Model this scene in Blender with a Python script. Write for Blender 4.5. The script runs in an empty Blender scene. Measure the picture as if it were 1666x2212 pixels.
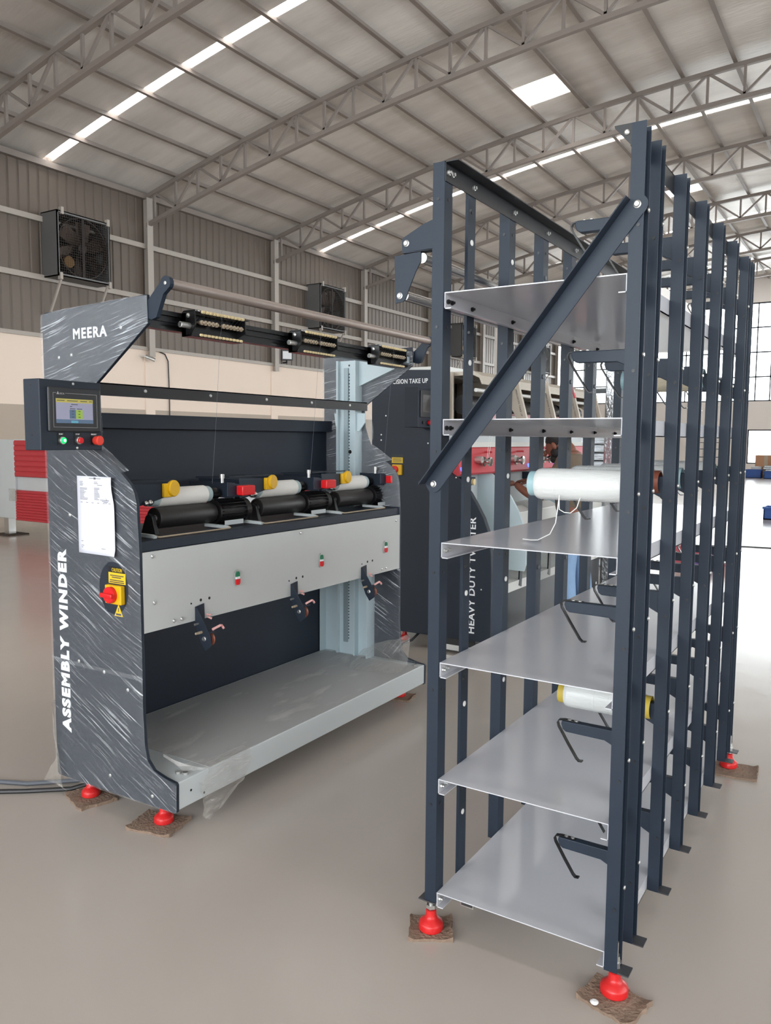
import bpy, math, random
from mathutils import Vector, Matrix
random.seed(7)
R = math.radians
scn = bpy.context.scene
COL = scn.collection

# ------------------------------------------------------------------ camera
F_PX, W_PX, H_PX = 1712.0, 1666.0, 2212.0
CAM_H = 1.55
cd = bpy.data.cameras.new('camera')
cd.sensor_fit = 'HORIZONTAL'
cd.sensor_width = 36.0
cd.lens = 36.0 * F_PX / W_PX
cd.clip_start = 0.05
cd.clip_end = 300
cam = bpy.data.objects.new('camera', cd)
COL.objects.link(cam)
# axes measured from the two horizontal vanishing points
def _un(x, y):
    return Vector(((x - W_PX/2)/F_PX, (y - H_PX/2)/F_PX, 1.0))
_ay = _un(1920, 955).normalized()
_ax = -_un(-1890, 930)
_ax = (_ax - _ay*_ax.dot(_ay)).normalized()
_az = _ax.cross(_ay)
# world = rows (ax, ay, az) applied to camera vector (right, down, forward)
right = Vector((_ax[0], _ay[0], _az[0])); down = Vector((_ax[1], _ay[1], _az[1])); fwd = Vector((_ax[2], _ay[2], _az[2]))
cam.matrix_world = Matrix((
    (right.x, -down.x, -fwd.x, 0.0),
    (right.y, -down.y, -fwd.y, 0.0),
    (right.z, -down.z, -fwd.z, CAM_H),
    (0, 0, 0, 1)))
scn.camera = cam

# ------------------------------------------------------------------ sky and exposure
SKY = 7.0
world = bpy.data.worlds.new('overcast_sky')
scn.world = world
world.use_nodes = True
_wn = world.node_tree.nodes
_bg = _wn['Background']
_bg.inputs['Color'].default_value = (0.97, 0.985, 1.0, 1)
_bg.inputs['Strength'].default_value = SKY
scn.view_settings.view_transform = 'Standard'
scn.view_settings.look = 'None'
scn.view_settings.gamma = 1.0
scn.view_settings.use_curve_mapping = False
scn.view_settings.exposure = 0.62
try:
    scn.cycles.use_denoising = True
    scn.cycles.max_bounces = 10
    scn.cycles.diffuse_bounces = 6
    scn.cycles.glossy_bounces = 5
    scn.cycles.transparent_max_bounces = 16
    scn.cycles.sample_clamp_indirect = 8.0
    scn.cycles.caustics_reflective = False
    scn.cycles.caustics_refractive = False
except Exception:
    pass

HX0, HX1, HY0, HY1 = -15.0, 16.0, -9.0, 40.45      # hall
def zarch(x):
    return 9.15 - 0.00824*(x - 0.5)**2

def portal(name, loc, rot, sx, sy):
    l = bpy.data.lights.new(name, 'AREA'); l.shape = 'RECTANGLE'; l.size = sx; l.size_y = sy
    try: l.cycles.is_portal = True
    except Exception: pass
    o = bpy.data.objects.new(name, l); COL.objects.link(o); o.location = loc; o.rotation_euler = rot
portal('daylight_portal_back', (0.5, HY1 + 0.25, 5.7), (R(-90), 0, 0), 30, 5.0)
portal('daylight_portal_right', (HX1 + 0.25, 15.7, 4.9), (0, R(90), 0), 3.6, 49)
portal('daylight_portal_front', (0.5, HY0 - 0.35, 3.35), (R(90), 0, 0), 23, 6.7)

# ------------------------------------------------------------------ materials
def lin(c):
    r = []
    for v in c[:3]:
        v = v/255.0
        r.append(v/12.92 if v <= 0.04045 else ((v + 0.055)/1.055)**2.4)
    return (r[0], r[1], r[2], 1.0)

MATS = {}
def mat(name, rgb, rough=0.5, metal=0.0, var=0.06, vscale=6.0, bump=0.0, bscale=120.0, stretch=(1, 1, 1), emit=None, estr=0.0, spec=0.5, coat=0.0):
    m = bpy.data.materials.new(name); m.use_nodes = True
    nt = m.node_tree; N = nt.nodes; L = nt.links
    b = N['Principled BSDF']
    b.inputs['Roughness'].default_value = rough
    b.inputs['Metallic'].default_value = metal
    b.inputs['Specular IOR Level'].default_value = spec
    if coat: b.inputs['Coat Weight'].default_value = coat; b.inputs['Coat Roughness'].default_value = 0.08
    tc = N.new('ShaderNodeTexCoord'); mp = N.new('ShaderNodeMapping'); mp.inputs['Scale'].default_value = stretch
    L.new(tc.outputs['Object'], mp.inputs['Vector'])
    nz = N.new('ShaderNodeTexNoise'); nz.inputs['Scale'].default_value = vscale; nz.inputs['Detail'].default_value = 4
    L.new(mp.outputs['Vector'], nz.inputs['Vector'])
    mx = N.new('ShaderNodeMix'); mx.data_type = 'RGBA'
    c = lin(rgb)
    mx.inputs['A'].default_value = tuple(max(0, v*(1 - var)) for v in c[:3]) + (1,)
    mx.inputs['B'].default_value = tuple(min(1, v*(1 + var)) for v in c[:3]) + (1,)
    L.new(nz.outputs['Fac'], mx.inputs['Factor'])
    L.new(mx.outputs['Result'], b.inputs['Base Color'])
    if bump:
        n2 = N.new('ShaderNodeTexNoise'); n2.inputs['Scale'].default_value = bscale; n2.inputs['Detail'].default_value = 3
        L.new(mp.outputs['Vector'], n2.inputs['Vector'])
        bp = N.new('ShaderNodeBump'); bp.inputs['Strength'].default_value = bump; bp.inputs['Distance'].default_value = 0.01
        L.new(n2.outputs['Fac'], bp.inputs['Height']); L.new(bp.outputs['Normal'], b.inputs['Normal'])
    if emit:
        b.inputs['Emission Color'].default_value = lin(emit); b.inputs['Emission Strength'].default_value = estr
    MATS[name] = m
    return m

mat('anthracite', (22, 36, 52), 0.5, 0, 0.05, 8, 0.03, 400, spec=0.45)
mat('anthracite_dark', (33, 41, 53), 0.5, 0, 0.05, 8, 0.03, 400, spec=0.4)
mat('black_paint', (30, 31, 34), 0.35, 0, 0.08, 10)
mat('black_rubber', (38, 36, 36), 0.45, 0, 0.12, 9, 0.05, 60)
mat('black_metal', (22, 22, 24), 0.3, 0.2, 0.05)
mat('light_grey', (196, 202, 204), 0.4, 0, 0.03, 5)
mat('shelf_grey', (200, 201, 207), 0.2, 0, 0.02, 3)
mat('panel_grey', (190, 192, 191), 0.4, 0.0, 0.05, 2.5)
mat('pale_blue_grey', (190, 206, 212), 0.4, 0, 0.03)
mat('steel', (190, 188, 186), 0.25, 1.0, 0.05, 12)
mat('zinc', (205, 205, 203), 0.35, 0.9, 0.05, 30)
mat('alu_tube', (178, 166, 160), 0.38, 0.85, 0.03, 4, stretch=(1, 0.05, 1))
mat('red_plastic', (206, 34, 36), 0.35, 0, 0.06, 20)
mat('red_paint', (186, 56, 64), 0.5, 0, 0.05, 3)
mat('red_button', (214, 30, 36), 0.3, 0, 0.02)
mat('orange_red', (226, 66, 52), 0.35, 0, 0.02)
mat('yellow_plastic', (226, 176, 16), 0.35, 0, 0.03)
mat('yellow_tube', (190, 166, 66), 0.5, 0, 0.08, 20)
mat('label_yellow', (224, 190, 40), 0.4, 0, 0.03)
mat('teal_tube', (150, 182, 188), 0.45, 0, 0.06, 20)
mat('white_print', (236, 238, 240), 0.5, 0, 0.02)
mat('dark_print', (60, 60, 66), 0.6, 0, 0.02)
mat('faint_print', (120, 120, 128), 0.6, 0, 0.02)
mat('paper', (222, 224, 236), 0.7, 0, 0.02, 12)
mat('white_bobbin', (232, 230, 226), 0.5, 0, 0.03, 10)
mat('yarn_white', (214, 216, 214), 0.34, 0, 0.05, 40, 0.25, 130, (0.25, 1, 1), coat=0.3)
mat('yarn_cream', (214, 202, 176), 0.55, 0, 0.08, 40, 0.5, 130, (0.25, 1, 1))
mat('cardboard', (138, 117, 101), 0.95, 0, 0.3, 40, 0.7, 90)
mat('carton_brown', (188, 142, 112), 0.85, 0, 0.1, 8)
mat('blue_crate', (36, 82, 156), 0.45, 0, 0.05)
mat('cable_black', (24, 24, 28), 0.45, 0, 0.05)
mat('cable_grey', (92, 96, 104), 0.5, 0, 0.05)
mat('truss_paint', (138, 128, 122), 0.55, 0, 0.06, 3)
mat('girt_paint', (176, 168, 160), 0.5, 0, 0.05, 3)
mat('sheet_grey', (110, 99, 90), 0.45, 0.15, 0.07, 1.2, 0, 1, (1, 1, 0.3))
mat('wall_cream', (243, 225, 210), 0.8, 0, 0.03, 0.8, 0.1, 40)
mat('wall_dado', (186, 172, 158), 0.75, 0, 0.03, 0.8, 0.1, 40)
mat('wall_white', (240, 234, 229), 0.8, 0, 0.02, 0.6)
mat('canopy_white', (236, 231, 226), 0.7, 0, 0.02, 0.5)
mat('fan_housing', (112, 112, 112), 0.5, 0.2, 0.06, 4)
mat('fan_dark', (48, 40, 36), 0.6, 0.1, 0.15, 8)
mat('fan_blade', (74, 64, 58), 0.3, 0.9, 0.1, 8)
mat('fan_motor', (120, 92, 58), 0.3, 0.8, 0.2, 20)
mat('window_frame', (70, 72, 78), 0.5, 0.2, 0.03)
mat('bead_cream', (226, 206, 160), 0.4, 0, 0.05, 40)
mat('tension_beige', (176, 160, 138), 0.45, 0.2, 0.1, 60)
mat('pink_ceramic', (226, 170, 168), 0.4, 0, 0.05)
mat('copper_brown', (128, 70, 52), 0.45, 0.2, 0.1, 40)
mat('hmi_black', (46, 47, 50), 0.4, 0, 0.02)
mat('twister_beige', (176, 166, 152), 0.4, 0.1, 0.04, 5)
mat('twister_white', (214, 214, 210), 0.4, 0, 0.03, 5)
mat('pink_mesh', (198, 160, 164), 0.6, 0, 0.35, 60)
mat('skin', (122, 74, 56), 0.55, 0, 0.08, 14)
mat('hair', (24, 20, 19), 0.6, 0, 0.2, 60, 0.5, 200)
mat('shirt_khaki', (106, 92, 78), 0.85, 0, 0.1, 10, 0.3, 60)
mat('denim', (134, 164, 200), 0.85, 0, 0.16, 9, 0.4, 40)
mat('shoe_dark', (40, 38, 38), 0.6)
mat('purple_print', (108, 84, 150), 0.6, 0, 0.05)
mat('rose_print', (184, 92, 104), 0.6, 0, 0.05)
mat('foil', (178, 180, 184), 0.28, 0.9, 0.15, 9, 1.0, 26)
mat('foil_sheet', (186, 192, 198), 0.3, 0.8, 0.2, 3, 0.8, 10, (1, 1, 6))
mat('cotton_white', (226, 226, 224), 0.8, 0, 0.05, 30, 0.3, 80)
mat('dirt', (70, 58, 48), 0.9, 0, 0.2, 30)
mat('led_green', (20, 220, 120), 0.3, 0, 0.0, emit=(10, 220, 90), estr=0.45)
mat('led_white', (220, 255, 240), 0.3, 0, 0.0, emit=(200, 255, 225), estr=0.8)
mat('led_blue', (40, 60, 255), 0.3, 0, 0.0, emit=(60, 90, 255), estr=3.0)
mat('screen_lilac', (140, 140, 160), 0.25, 0, 0.02, emit=(150, 150, 172), estr=0.22)
mat('screen_yellow', (170, 160, 90), 0.25, 0, 0.02, emit=(180, 170, 90), estr=0.2)
mat('screen_blue', (86, 104, 126), 0.25, 0, 0.02, emit=(90, 110, 135), estr=0.2)
mat('screen_green', (140, 168, 70), 0.25, 0, 0.02, emit=(150, 180, 70), estr=0.2)
mat('screen_cyan', (90, 150, 170), 0.25, 0, 0.02, emit=(95, 160, 180), estr=0.2)
mat('screen_off', (70, 68, 68), 0.12, 0, 0.1, 3)
mat('green_cap', (30, 110, 80), 0.35)
mat('teal_pale', (178, 196, 200), 0.35, 0, 0.03)
mat('sheet_cover', (150, 166, 172), 0.4, 0.2, 0.03)
mat('tab_grey', (62, 62, 66), 0.5)
mat('lamp_glass', (226, 228, 232), 0.2, 0, 0.02)

def nodes_of(name):
    m = bpy.data.materials.new(name); m.use_nodes = True
    nt = m.node_tree
    for n in list(nt.nodes): nt.nodes.remove(n)
    out = nt.nodes.new('ShaderNodeOutputMaterial')
    MATS[name] = m
    return nt.nodes, nt.links, out

def floor_material():
    m = bpy.data.materials.new('epoxy_floor'); m.use_nodes = True
    N = m.node_tree.nodes; L = m.node_tree.links; b = N['Principled BSDF']
    tc = N.new('ShaderNodeTexCoord')
    n1 = N.new('ShaderNodeTexNoise'); n1.inputs['Scale'].default_value = 0.55; n1.inputs['Detail'].default_value = 5
    n2 = N.new('ShaderNodeTexNoise'); n2.inputs['Scale'].default_value = 3.2; n2.inputs['Detail'].default_value = 8; n2.inputs['Roughness'].default_value = 0.7
    L.new(tc.outputs['Object'], n1.inputs['Vector']); L.new(tc.outputs['Object'], n2.inputs['Vector'])
    r1 = N.new('ShaderNodeValToRGB')
    r1.color_ramp.elements[0].position = 0.3; r1.color_ramp.elements[0].color = lin((182, 173, 166))
    r1.color_ramp.elements[1].position = 0.7; r1.color_ramp.elements[1].color = lin((190, 181, 172))
    L.new(n1.outputs['Fac'], r1.inputs['Fac'])
    # scuffs: thin stretched dark marks
    mp = N.new('ShaderNodeMapping'); mp.inputs['Scale'].default_value = (1.0, 6.0, 1); mp.inputs['Rotation'].default_value = (0, 0, 0.6)
    L.new(tc.outputs['Object'], mp.inputs['Vector'])
    n3 = N.new('ShaderNodeTexNoise'); n3.inputs['Scale'].default_value = 2.6; n3.inputs['Detail'].default_value = 10; n3.inputs['Roughness'].default_value = 0.75
    L.new(mp.outputs['Vector'], n3.inputs['Vector'])
    r3 = N.new('ShaderNodeValToRGB'); r3.color_ramp.elements[0].position = 0.70; r3.color_ramp.elements[0].color = (0, 0, 0, 1); r3.color_ramp.elements[1].position = 0.80; r3.color_ramp.elements[1].color = (0.5, 0.5, 0.5, 1)
    L.new(n3.outputs['Fac'], r3.inputs['Fac'])
    mx = N.new('ShaderNodeMix'); mx.data_type = 'RGBA'; mx.inputs['B'].default_value = lin((126, 114, 102))
    L.new(r3.outputs['Color'], mx.inputs['Factor']); L.new(r1.outputs['Color'], mx.inputs['A'])
    L.new(mx.outputs['Result'], b.inputs['Base Color'])
    rr = N.new('ShaderNodeMapRange'); b.inputs['Specular IOR Level'].default_value = 0.36; rr.inputs['To Min'].default_value = 0.12; rr.inputs['To Max'].default_value = 0.26
    L.new(n2.outputs['Fac'], rr.inputs['Value']); L.new(rr.outputs['Result'], b.inputs['Roughness'])
    bp = N.new('ShaderNodeBump'); bp.inputs['Strength'].default_value = 0.035; bp.inputs['Distance'].default_value = 0.05
    L.new(n2.outputs['Fac'], bp.inputs['Height']); L.new(bp.outputs['Normal'], b.inputs['Normal'])
    MATS['floor'] = m
floor_material()

def foil_ceiling_material():
    m = bpy.data.materials.new('foil_insulation'); m.use_nodes = True
    N = m.node_tree.nodes; L = m.node_tree.links; b = N['Principled BSDF']
    tc = N.new('ShaderNodeTexCoord')
    mp = N.new('ShaderNodeMapping'); mp.inputs['Scale'].default_value = (0.35, 1.6, 1)
    L.new(tc.outputs['Object'], mp.inputs['Vector'])
    n1 = N.new('ShaderNodeTexNoise'); n1.inputs['Scale'].default_value = 0.9; n1.inputs['Detail'].default_value = 7; n1.inputs['Roughness'].default_value = 0.62
    L.new(mp.outputs['Vector'], n1.inputs['Vector'])
    r = N.new('ShaderNodeValToRGB')
    r.color_ramp.elements[0].position = 0.28; r.color_ramp.elements[0].color = lin((196, 190, 184))
    r.color_ramp.elements[1].position = 0.62; r.color_ramp.elements[1].color = lin((220, 215, 209))
    L.new(n1.outputs['Fac'], r.inputs['Fac']); L.new(r.outputs['Color'], b.inputs['Base Color'])
    b.inputs['Metallic'].default_value = 0.25; b.inputs['Roughness'].default_value = 0.55
    mp2 = N.new('ShaderNodeMapping'); mp2.inputs['Scale'].default_value = (1.0, 5.0, 1)
    L.new(tc.outputs['Object'], mp2.inputs['Vector'])
    n2 = N.new('ShaderNodeTexNoise'); n2.inputs['Scale'].default_value = 3.0; n2.inputs['Detail'].default_value = 6
    L.new(mp2.outputs['Vector'], n2.inputs['Vector'])
    bp = N.new('ShaderNodeBump'); bp.inputs['Strength'].default_value = 0.25; bp.inputs['Distance'].default_value = 0.05
    L.new(n2.outputs['Fac'], bp.inputs['Height']); L.new(bp.outputs['Normal'], b.inputs['Normal'])
    MATS['foil_ceiling'] = m
foil_ceiling_material()

def glass_material():
    N, L, out = nodes_of('glass')
    t = N.new('ShaderNodeBsdfTransparent'); t.inputs['Color'].default_value = (0.93, 0.96, 0.97, 1)
    g = N.new('ShaderNodeBsdfGlossy'); g.inputs['Roughness'].default_value = 0.03
    f = N.new('ShaderNodeFresnel'); f.inputs['IOR'].default_value = 1.45
    mx = N.new('ShaderNodeMixShader')
    L.new(f.outputs['Fac'], mx.inputs['Fac']); L.new(t.outputs['BSDF'], mx.inputs[1]); L.new(g.outputs['BSDF'], mx.inputs[2])
    L.new(mx.outputs['Shader'], out.inputs['Surface'])
    N, L, out = nodes_of('skylight_sheet')
    t = N.new('ShaderNodeBsdfTransparent'); t.inputs['Color'].default_value = (1.0, 0.97, 0.92, 1)
    d = N.new('ShaderNodeBsdfTranslucent'); d.inputs['Color'].default_value = (0.95, 0.9, 0.82, 1)
    mx = N.new('ShaderNodeMixShader'); mx.inputs['Fac'].default_value = 0.55
    L.new(t.outputs['BSDF'], mx.inputs[1]); L.new(d.outputs['BSDF'], mx.inputs[2]); L.new(mx.outputs['Shader'], out.inputs['Surface'])
glass_material()

def film_material(name, rot, dens=0.10, gain=0.55, tint=(0.92, 0.93, 0.94), sc=7.0, lo=0.56, hi=0.70, warp=0.05, gloss=0.5):
    N, L, out = nodes_of(name)
    tc = N.new('ShaderNodeTexCoord')
    # gentle warp so the streaks wander
    w = N.new('ShaderNodeTexNoise'); w.inputs['Scale'].default_value = 2.2; w.inputs['Detail'].default_value = 2
    L.new(tc.outputs['Object'], w.inputs['Vector'])
    sub = N.new('ShaderNodeVectorMath'); sub.operation = 'SUBTRACT'; sub.inputs[1].default_value = (0.5, 0.5, 0.5)
    L.new(w.outputs['Color'], sub.inputs[0])
    scl = N.new('ShaderNodeVectorMath'); scl.operation = 'SCALE'; scl.inputs['Scale'].default_value = warp
    L.new(sub.outputs['Vector'], scl.inputs[0])
    add = N.new('ShaderNodeVectorMath'); L.new(tc.outputs['Object'], add.inputs[0]); L.new(scl.outputs['Vector'], add.inputs[1])
    mp = N.new('ShaderNodeMapping'); mp.inputs['Rotation'].default_value = rot
    L.new(add.outputs['Vector'], mp.inputs['Vector'])
    mp2 = N.new('ShaderNodeMapping'); mp2.inputs['Scale'].default_value = (0.5, 1.0, 16.0)
    L.new(mp.outputs['Vector'], mp2.inputs['Vector'])
    n = N.new('ShaderNodeTexNoise'); n.inputs['Scale'].default_value = sc; n.inputs['Detail'].default_value = 5; n.inputs['Roughness'].default_value = 0.6
    L.new(mp2.outputs['Vector'], n.inputs['Vector'])
    r = N.new('ShaderNodeValToRGB'); r.color_ramp.elements[0].position = lo; r.color_ramp.elements[1].position = hi
    L.new(n.outputs['Fac'], r.inputs['Fac'])
    big = N.new('ShaderNodeTexNoise'); big.inputs['Scale'].default_value = 3.0; L.new(tc.outputs['Object'], big.inputs['Vector'])
    rb = N.new('ShaderNodeValToRGB'); rb.color_ramp.elements[0].position = 0.34; rb.color_ramp.elements[1].position = 0.56
    L.new(big.outputs['Fac'], rb.inputs['Fac'])
    mu = N.new('ShaderNodeMath'); mu.operation = 'MULTIPLY'; L.new(r.outputs['Color'], mu.inputs[0]); L.new(rb.outputs['Color'], mu.inputs[1])  # white streaks: bunched milky film plus wrinkle highlights put into the colour
    ma = N.new('ShaderNodeMath'); ma.operation = 'MULTIPLY_ADD'; ma.inputs[1].default_value = gain; ma.inputs[2].default_value = dens
    L.new(mu.outputs['Value'], ma.inputs[0])
    bp = N.new('ShaderNodeBump'); bp.inputs['Strength'].default_value = 0.9; bp.inputs['Distance'].default_value = 0.01
    L.new(n.outputs['Fac'], bp.inputs['Height'])
    t = N.new('ShaderNodeBsdfTransparent')
    g = N.new('ShaderNodeBsdfGlossy'); g.inputs['Roughness'].default_value = 0.14; L.new(bp.outputs['Normal'], g.inputs['Normal'])
    d = N.new('ShaderNodeBsdfDiffuse'); d.inputs['Color'].default_value = (*tint, 1)
    m1 = N.new('ShaderNodeMixShader'); m1.inputs['Fac'].default_value = 1 - gloss
    L.new(g.outputs['BSDF'], m1.inputs[1]); L.new(d.outputs['BSDF'], m1.inputs[2])
    m2 = N.new('ShaderNodeMixShader'); L.new(ma.outputs['Value'], m2.inputs['Fac'])
    L.new(t.outputs['BSDF'], m2.inputs[1]); L.new(m1.outputs['Shader'], m2.inputs[2])
    L.new(m2.outputs['Shader'], out.inputs['Surface'])
film_material('film_a', (0, R(13), 0), 0.17, 0.85, (0.86, 0.92, 1.0), sc=9.0, lo=0.55, hi=0.70, gloss=0.4)
film_material('film_b', (0, R(-27), 0), 0.08, 0.85, (0.88, 0.93, 1.0), sc=8.5, lo=0.56, hi=0.70, gloss=0.4)
film_material('film_loose', (0, R(60), 0.4), 0.20, 0.5, (0.86, 0.82, 0.76), 9.0, 0.5, 0.7)
film_material('film_brown', (0, 0.2, 0.5), 0.45, 0.2, (0.90, 0.875, 0.86), 3.0, gloss=0.12)

# ------------------------------------------------------------------ mesh helpers
class MB:
    def __init__(s): s.v = []; s.f = []
    def _add(s, vs, fs):
        o = len(s.v); s.v += [tuple(p) for p in vs]; s.f += [tuple(i + o for i in f) for f in fs]; return s
    def box(s, x0, x1, y0, y1, z0, z1):
        if x0 > x1: x0, x1 = x1, x0
        if y0 > y1: y0, y1 = y1, y0
        if z0 > z1: z0, z1 = z1, z0
        vs = [(x0,y0,z0),(x1,y0,z0),(x1,y1,z0),(x0,y1,z0),(x0,y0,z1),(x1,y0,z1),(x1,y1,z1),(x0,y1,z1)]
        return s._add(vs, [(3,2,1,0),(4,5,6,7),(0,1,5,4),(1,2,6,5),(2,3,7,6),(3,0,4,7)])
    def prism(s, poly, axis, a, b):
        # poly in the two other axes: axis 'y' -> (x,z); 'x' -> (y,z); 'z' -> (x,y)
        n = len(poly)
        def mk(p, t):
            return (p[0], t, p[1]) if axis == 'y' else (t, p[0], p[1]) if axis == 'x' else (p[0], p[1], t)
        vs = [mk(p, a) for p in poly] + [mk(p, b) for p in poly]
        ar = sum(poly[i][0]*poly[(i+1) % n][1] - poly[(i+1) % n][0]*poly[i][1] for i in range(n))
        fl = (ar > 0) ^ (axis == 'y') ^ (a > b)
        fs = [tuple(range(n))[::-1] if fl else tuple(range(n)), tuple(range(n, 2*n)) if fl else tuple(range(n, 2*n))[::-1]]
        for i in range(n):
            j = (i+1) % n
            q = (i, j, j+n, i+n); fs.append(q if fl else q[::-1])
        return s._add(vs, fs)
    def lathe(s, p0, p1, prof, n=20, caps=True):
        # prof: list of (t along p0->p1 in metres, radius)
        p0 = Vector(p0); d = (Vector(p1) - p0).normalized()
        u = d.orthogonal().normalized(); w = d.cross(u)
        vs = []; fs = []
        for t, r in prof:
            for k in range(n):
                a = 2*math.pi*k/n; vs.append(p0 + d*t + (u*math.cos(a) + w*math.sin(a))*r)
        m = len(prof)
        for i in range(m-1):
            for k in range(n):
                l = (k+1) % n; fs.append((i*n+k, i*n+l, (i+1)*n+l, (i+1)*n+k))
        if caps:
            fs.append(tuple(range(n))[::-1]); fs.append(tuple(range((m-1)*n, m*n)))
        return s._add(vs, fs)
    def cyl(s, p0, p1, r, n=16, r1=None):
        Ln = (Vector(p1) - Vector(p0)).length
        return s.lathe(p0, p1, [(0, r), (Ln, r if r1 is None else r1)], n)
    def bar(s, p0, p1, w, h, up=(0, 0, 1)):
        p0 = Vector(p0); p1 = Vector(p1); d = (p1-p0).normalized(); up = Vector(up)
        a = d.cross(up)
        if a.length < 1e-5: a = d.orthogonal()
        a.normalize(); b = a.cross(d).normalized()
        vs = []
        for p in (p0, p1):
            for sa, sb in ((-1,-1),(1,-1),(1,1),(-1,1)): vs.append(p + a*sa*w/2 + b*sb*h/2)
        return s._add(vs, [(0,1,2,3),(7,6,5,4),(0,4,5,1),(1,5,6,2),(2,6,7,3),(3,7,4,0)])
    def tube(s, pts, r, n=8):
        pts = [Vector(p) for p in pts]; vs = []; fs = []
        u = None
        for i, p in enumerate(pts):
            d = (pts[min(i+1, len(pts)-1)] - pts[max(i-1, 0)]).normalized()
            if u is None: u = d.orthogonal().normalized()
            u = (u - d*u.dot(d)).normalized(); w = d.cross(u)
            rr = r[i] if isinstance(r, (list, tuple)) else r
            for k in range(n):
                a = 2*math.pi*k/n; vs.append(p + (u*math.cos(a) + w*math.sin(a))*rr)
        for i in range(len(pts)-1):
            for k in range(n):
                l = (k+1) % n; fs.append((i*n+k, i*n+l, (i+1)*n+l, (i+1)*n+k))
        fs.append(tuple(range(n))[::-1]); fs.append(tuple(range((len(pts)-1)*n, len(pts)*n)))
        return s._add(vs, fs)
    def ellipsoid(s, c, r, nu=16, nv=10):
        vs = []; fs = []
        for j in range(nv+1):
            ph = math.pi*j/nv
            for i in range(nu):
                th = 2*math.pi*i/nu
                vs.append((c[0]+r[0]*math.sin(ph)*math.cos(th), c[1]+r[1]*math.sin(ph)*math.sin(th), c[2]+r[2]*math.cos(ph)))
        for j in range(nv):
            for i in range(nu):
                k = (i+1) % nu; fs.append((j*nu+i, (j+1)*nu+i, (j+1)*nu+k, j*nu+k))
        return s._add(vs, fs)
    def rot(s, a, c=(0, 0)):
        ca, sa = math.cos(a), math.sin(a)
        s.v = [(c[0]+(x-c[0])*ca-(y-c[1])*sa, c[1]+(x-c[0])*sa+(y-c[1])*ca, z) for x, y, z in s.v]; return s
    def move(s, d):
        s.v = [(x+d[0], y+d[1], z+d[2]) for x, y, z in s.v]; return s

ORG = {}
def tag(o, label=None, cat=None, group=None, kind=None):
    if label: o['label'] = label
    if cat: o['category'] = cat
    if group: o['group'] = group
    if kind: o['kind'] = kind
    return o

def thing(name, loc, label, cat, group=None, kind=None):
    o = bpy.data.objects.new(name, None); COL.objects.link(o)
    o.empty_display_size = 0.1
    o.location = loc; ORG[o] = Vector(loc)
    return tag(o, label, cat, group, kind)

def build(mb, name, m, parent=None, bevel=0.0, smooth=True, kind=None, label=None, org=None):
    o3 = ORG[parent] if parent is not None else Vector(org) if org is not None else Vector((0, 0, 0))
    me = bpy.data.meshes.new(name)
    me.from_pydata([(x-o3.x, y-o3.y, z-o3.z) for x, y, z in mb.v], [], mb.f)
    if smooth:
        for p in me.polygons: p.use_smooth = True
        me.set_sharp_from_angle(angle=R(32))
    me.materials.append(MATS[m]); me.update()
    o = bpy.data.objects.new(name, me); COL.objects.link(o)
    if parent is not None: o.parent = parent
    elif org is not None: o.location = o3
    ORG[o] = o3
    if bevel:
        b = o.modifiers.new('bevel', 'BEVEL'); b.width = bevel; b.segments = 2; b.limit_method = 'ANGLE'; b.angle_limit = R(40)
    if kind: o['kind'] = kind
    if label: o['label'] = label
    return o

def solo(mb, name, m, label, cat, group=None, kind=None, bevel=0.0):
    xs = [v[0] for v in mb.v]; ys = [v[1] for v in mb.v]; zs = [v[2] for v in mb.v]
    o = build(mb, name, m, None, bevel, org=((min(xs)+max(xs))/2, (min(ys)+max(ys))/2, min(zs)))
    return tag(o, label, cat, group, kind)

def share(src, name, parent, offset, m=None):
    o = bpy.data.objects.new(name, src.data); COL.objects.link(o)
    o.parent = parent; o.location = src.location + Vector(offset); ORG[o] = ORG[src]
    if 'kind' in src: o['kind'] = src['kind']
    return o

def copy_tree(o, parent=None):
    c = o.copy(); COL.objects.link(c); c.parent = parent
    ORG[c] = ORG[o]
    for ch in o.children:
        copy_tree(ch, c)
    return c

def text_mb(body, size, m3, offset=0.0, extrude=0.0006, shear=0.0, align='LEFT', spacing=1.0):
    """flat lettering; m3 maps local (x right, y up, z out) to world"""
    cu = bpy.data.curves.new('lettering', 'FONT'); cu.body = body; cu.size = size
    cu.offset = offset; cu.extrude = extrude; cu.shear = shear; cu.align_x = align; cu.space_character = spacing; cu.resolution_u = 3
    ob = bpy.data.objects.new('lettering', cu); COL.objects.link(ob)
    dg = bpy.context.evaluated_depsgraph_get()
    me = bpy.data.meshes.new_from_object(ob.evaluated_get(dg))
    mb = MB()
    mb._add([m3 @ v.co for v in me.vertices], [tuple(p.vertices) for p in me.polygons])
    bpy.data.objects.remove(ob); bpy.data.curves.remove(cu); bpy.data.meshes.remove(me)
    return mb

def frame(origin, ex, ey):
    ex = Vector(ex).normalized(); ey = Vector(ey).normalized(); ez = ex.cross(ey)
    return Matrix(((ex.x, ey.x, ez.x, origin[0]), (ex.y, ey.y, ez.y, origin[1]), (ex.z, ey.z, ez.z, origin[2]), (0, 0, 0, 1)))

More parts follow.
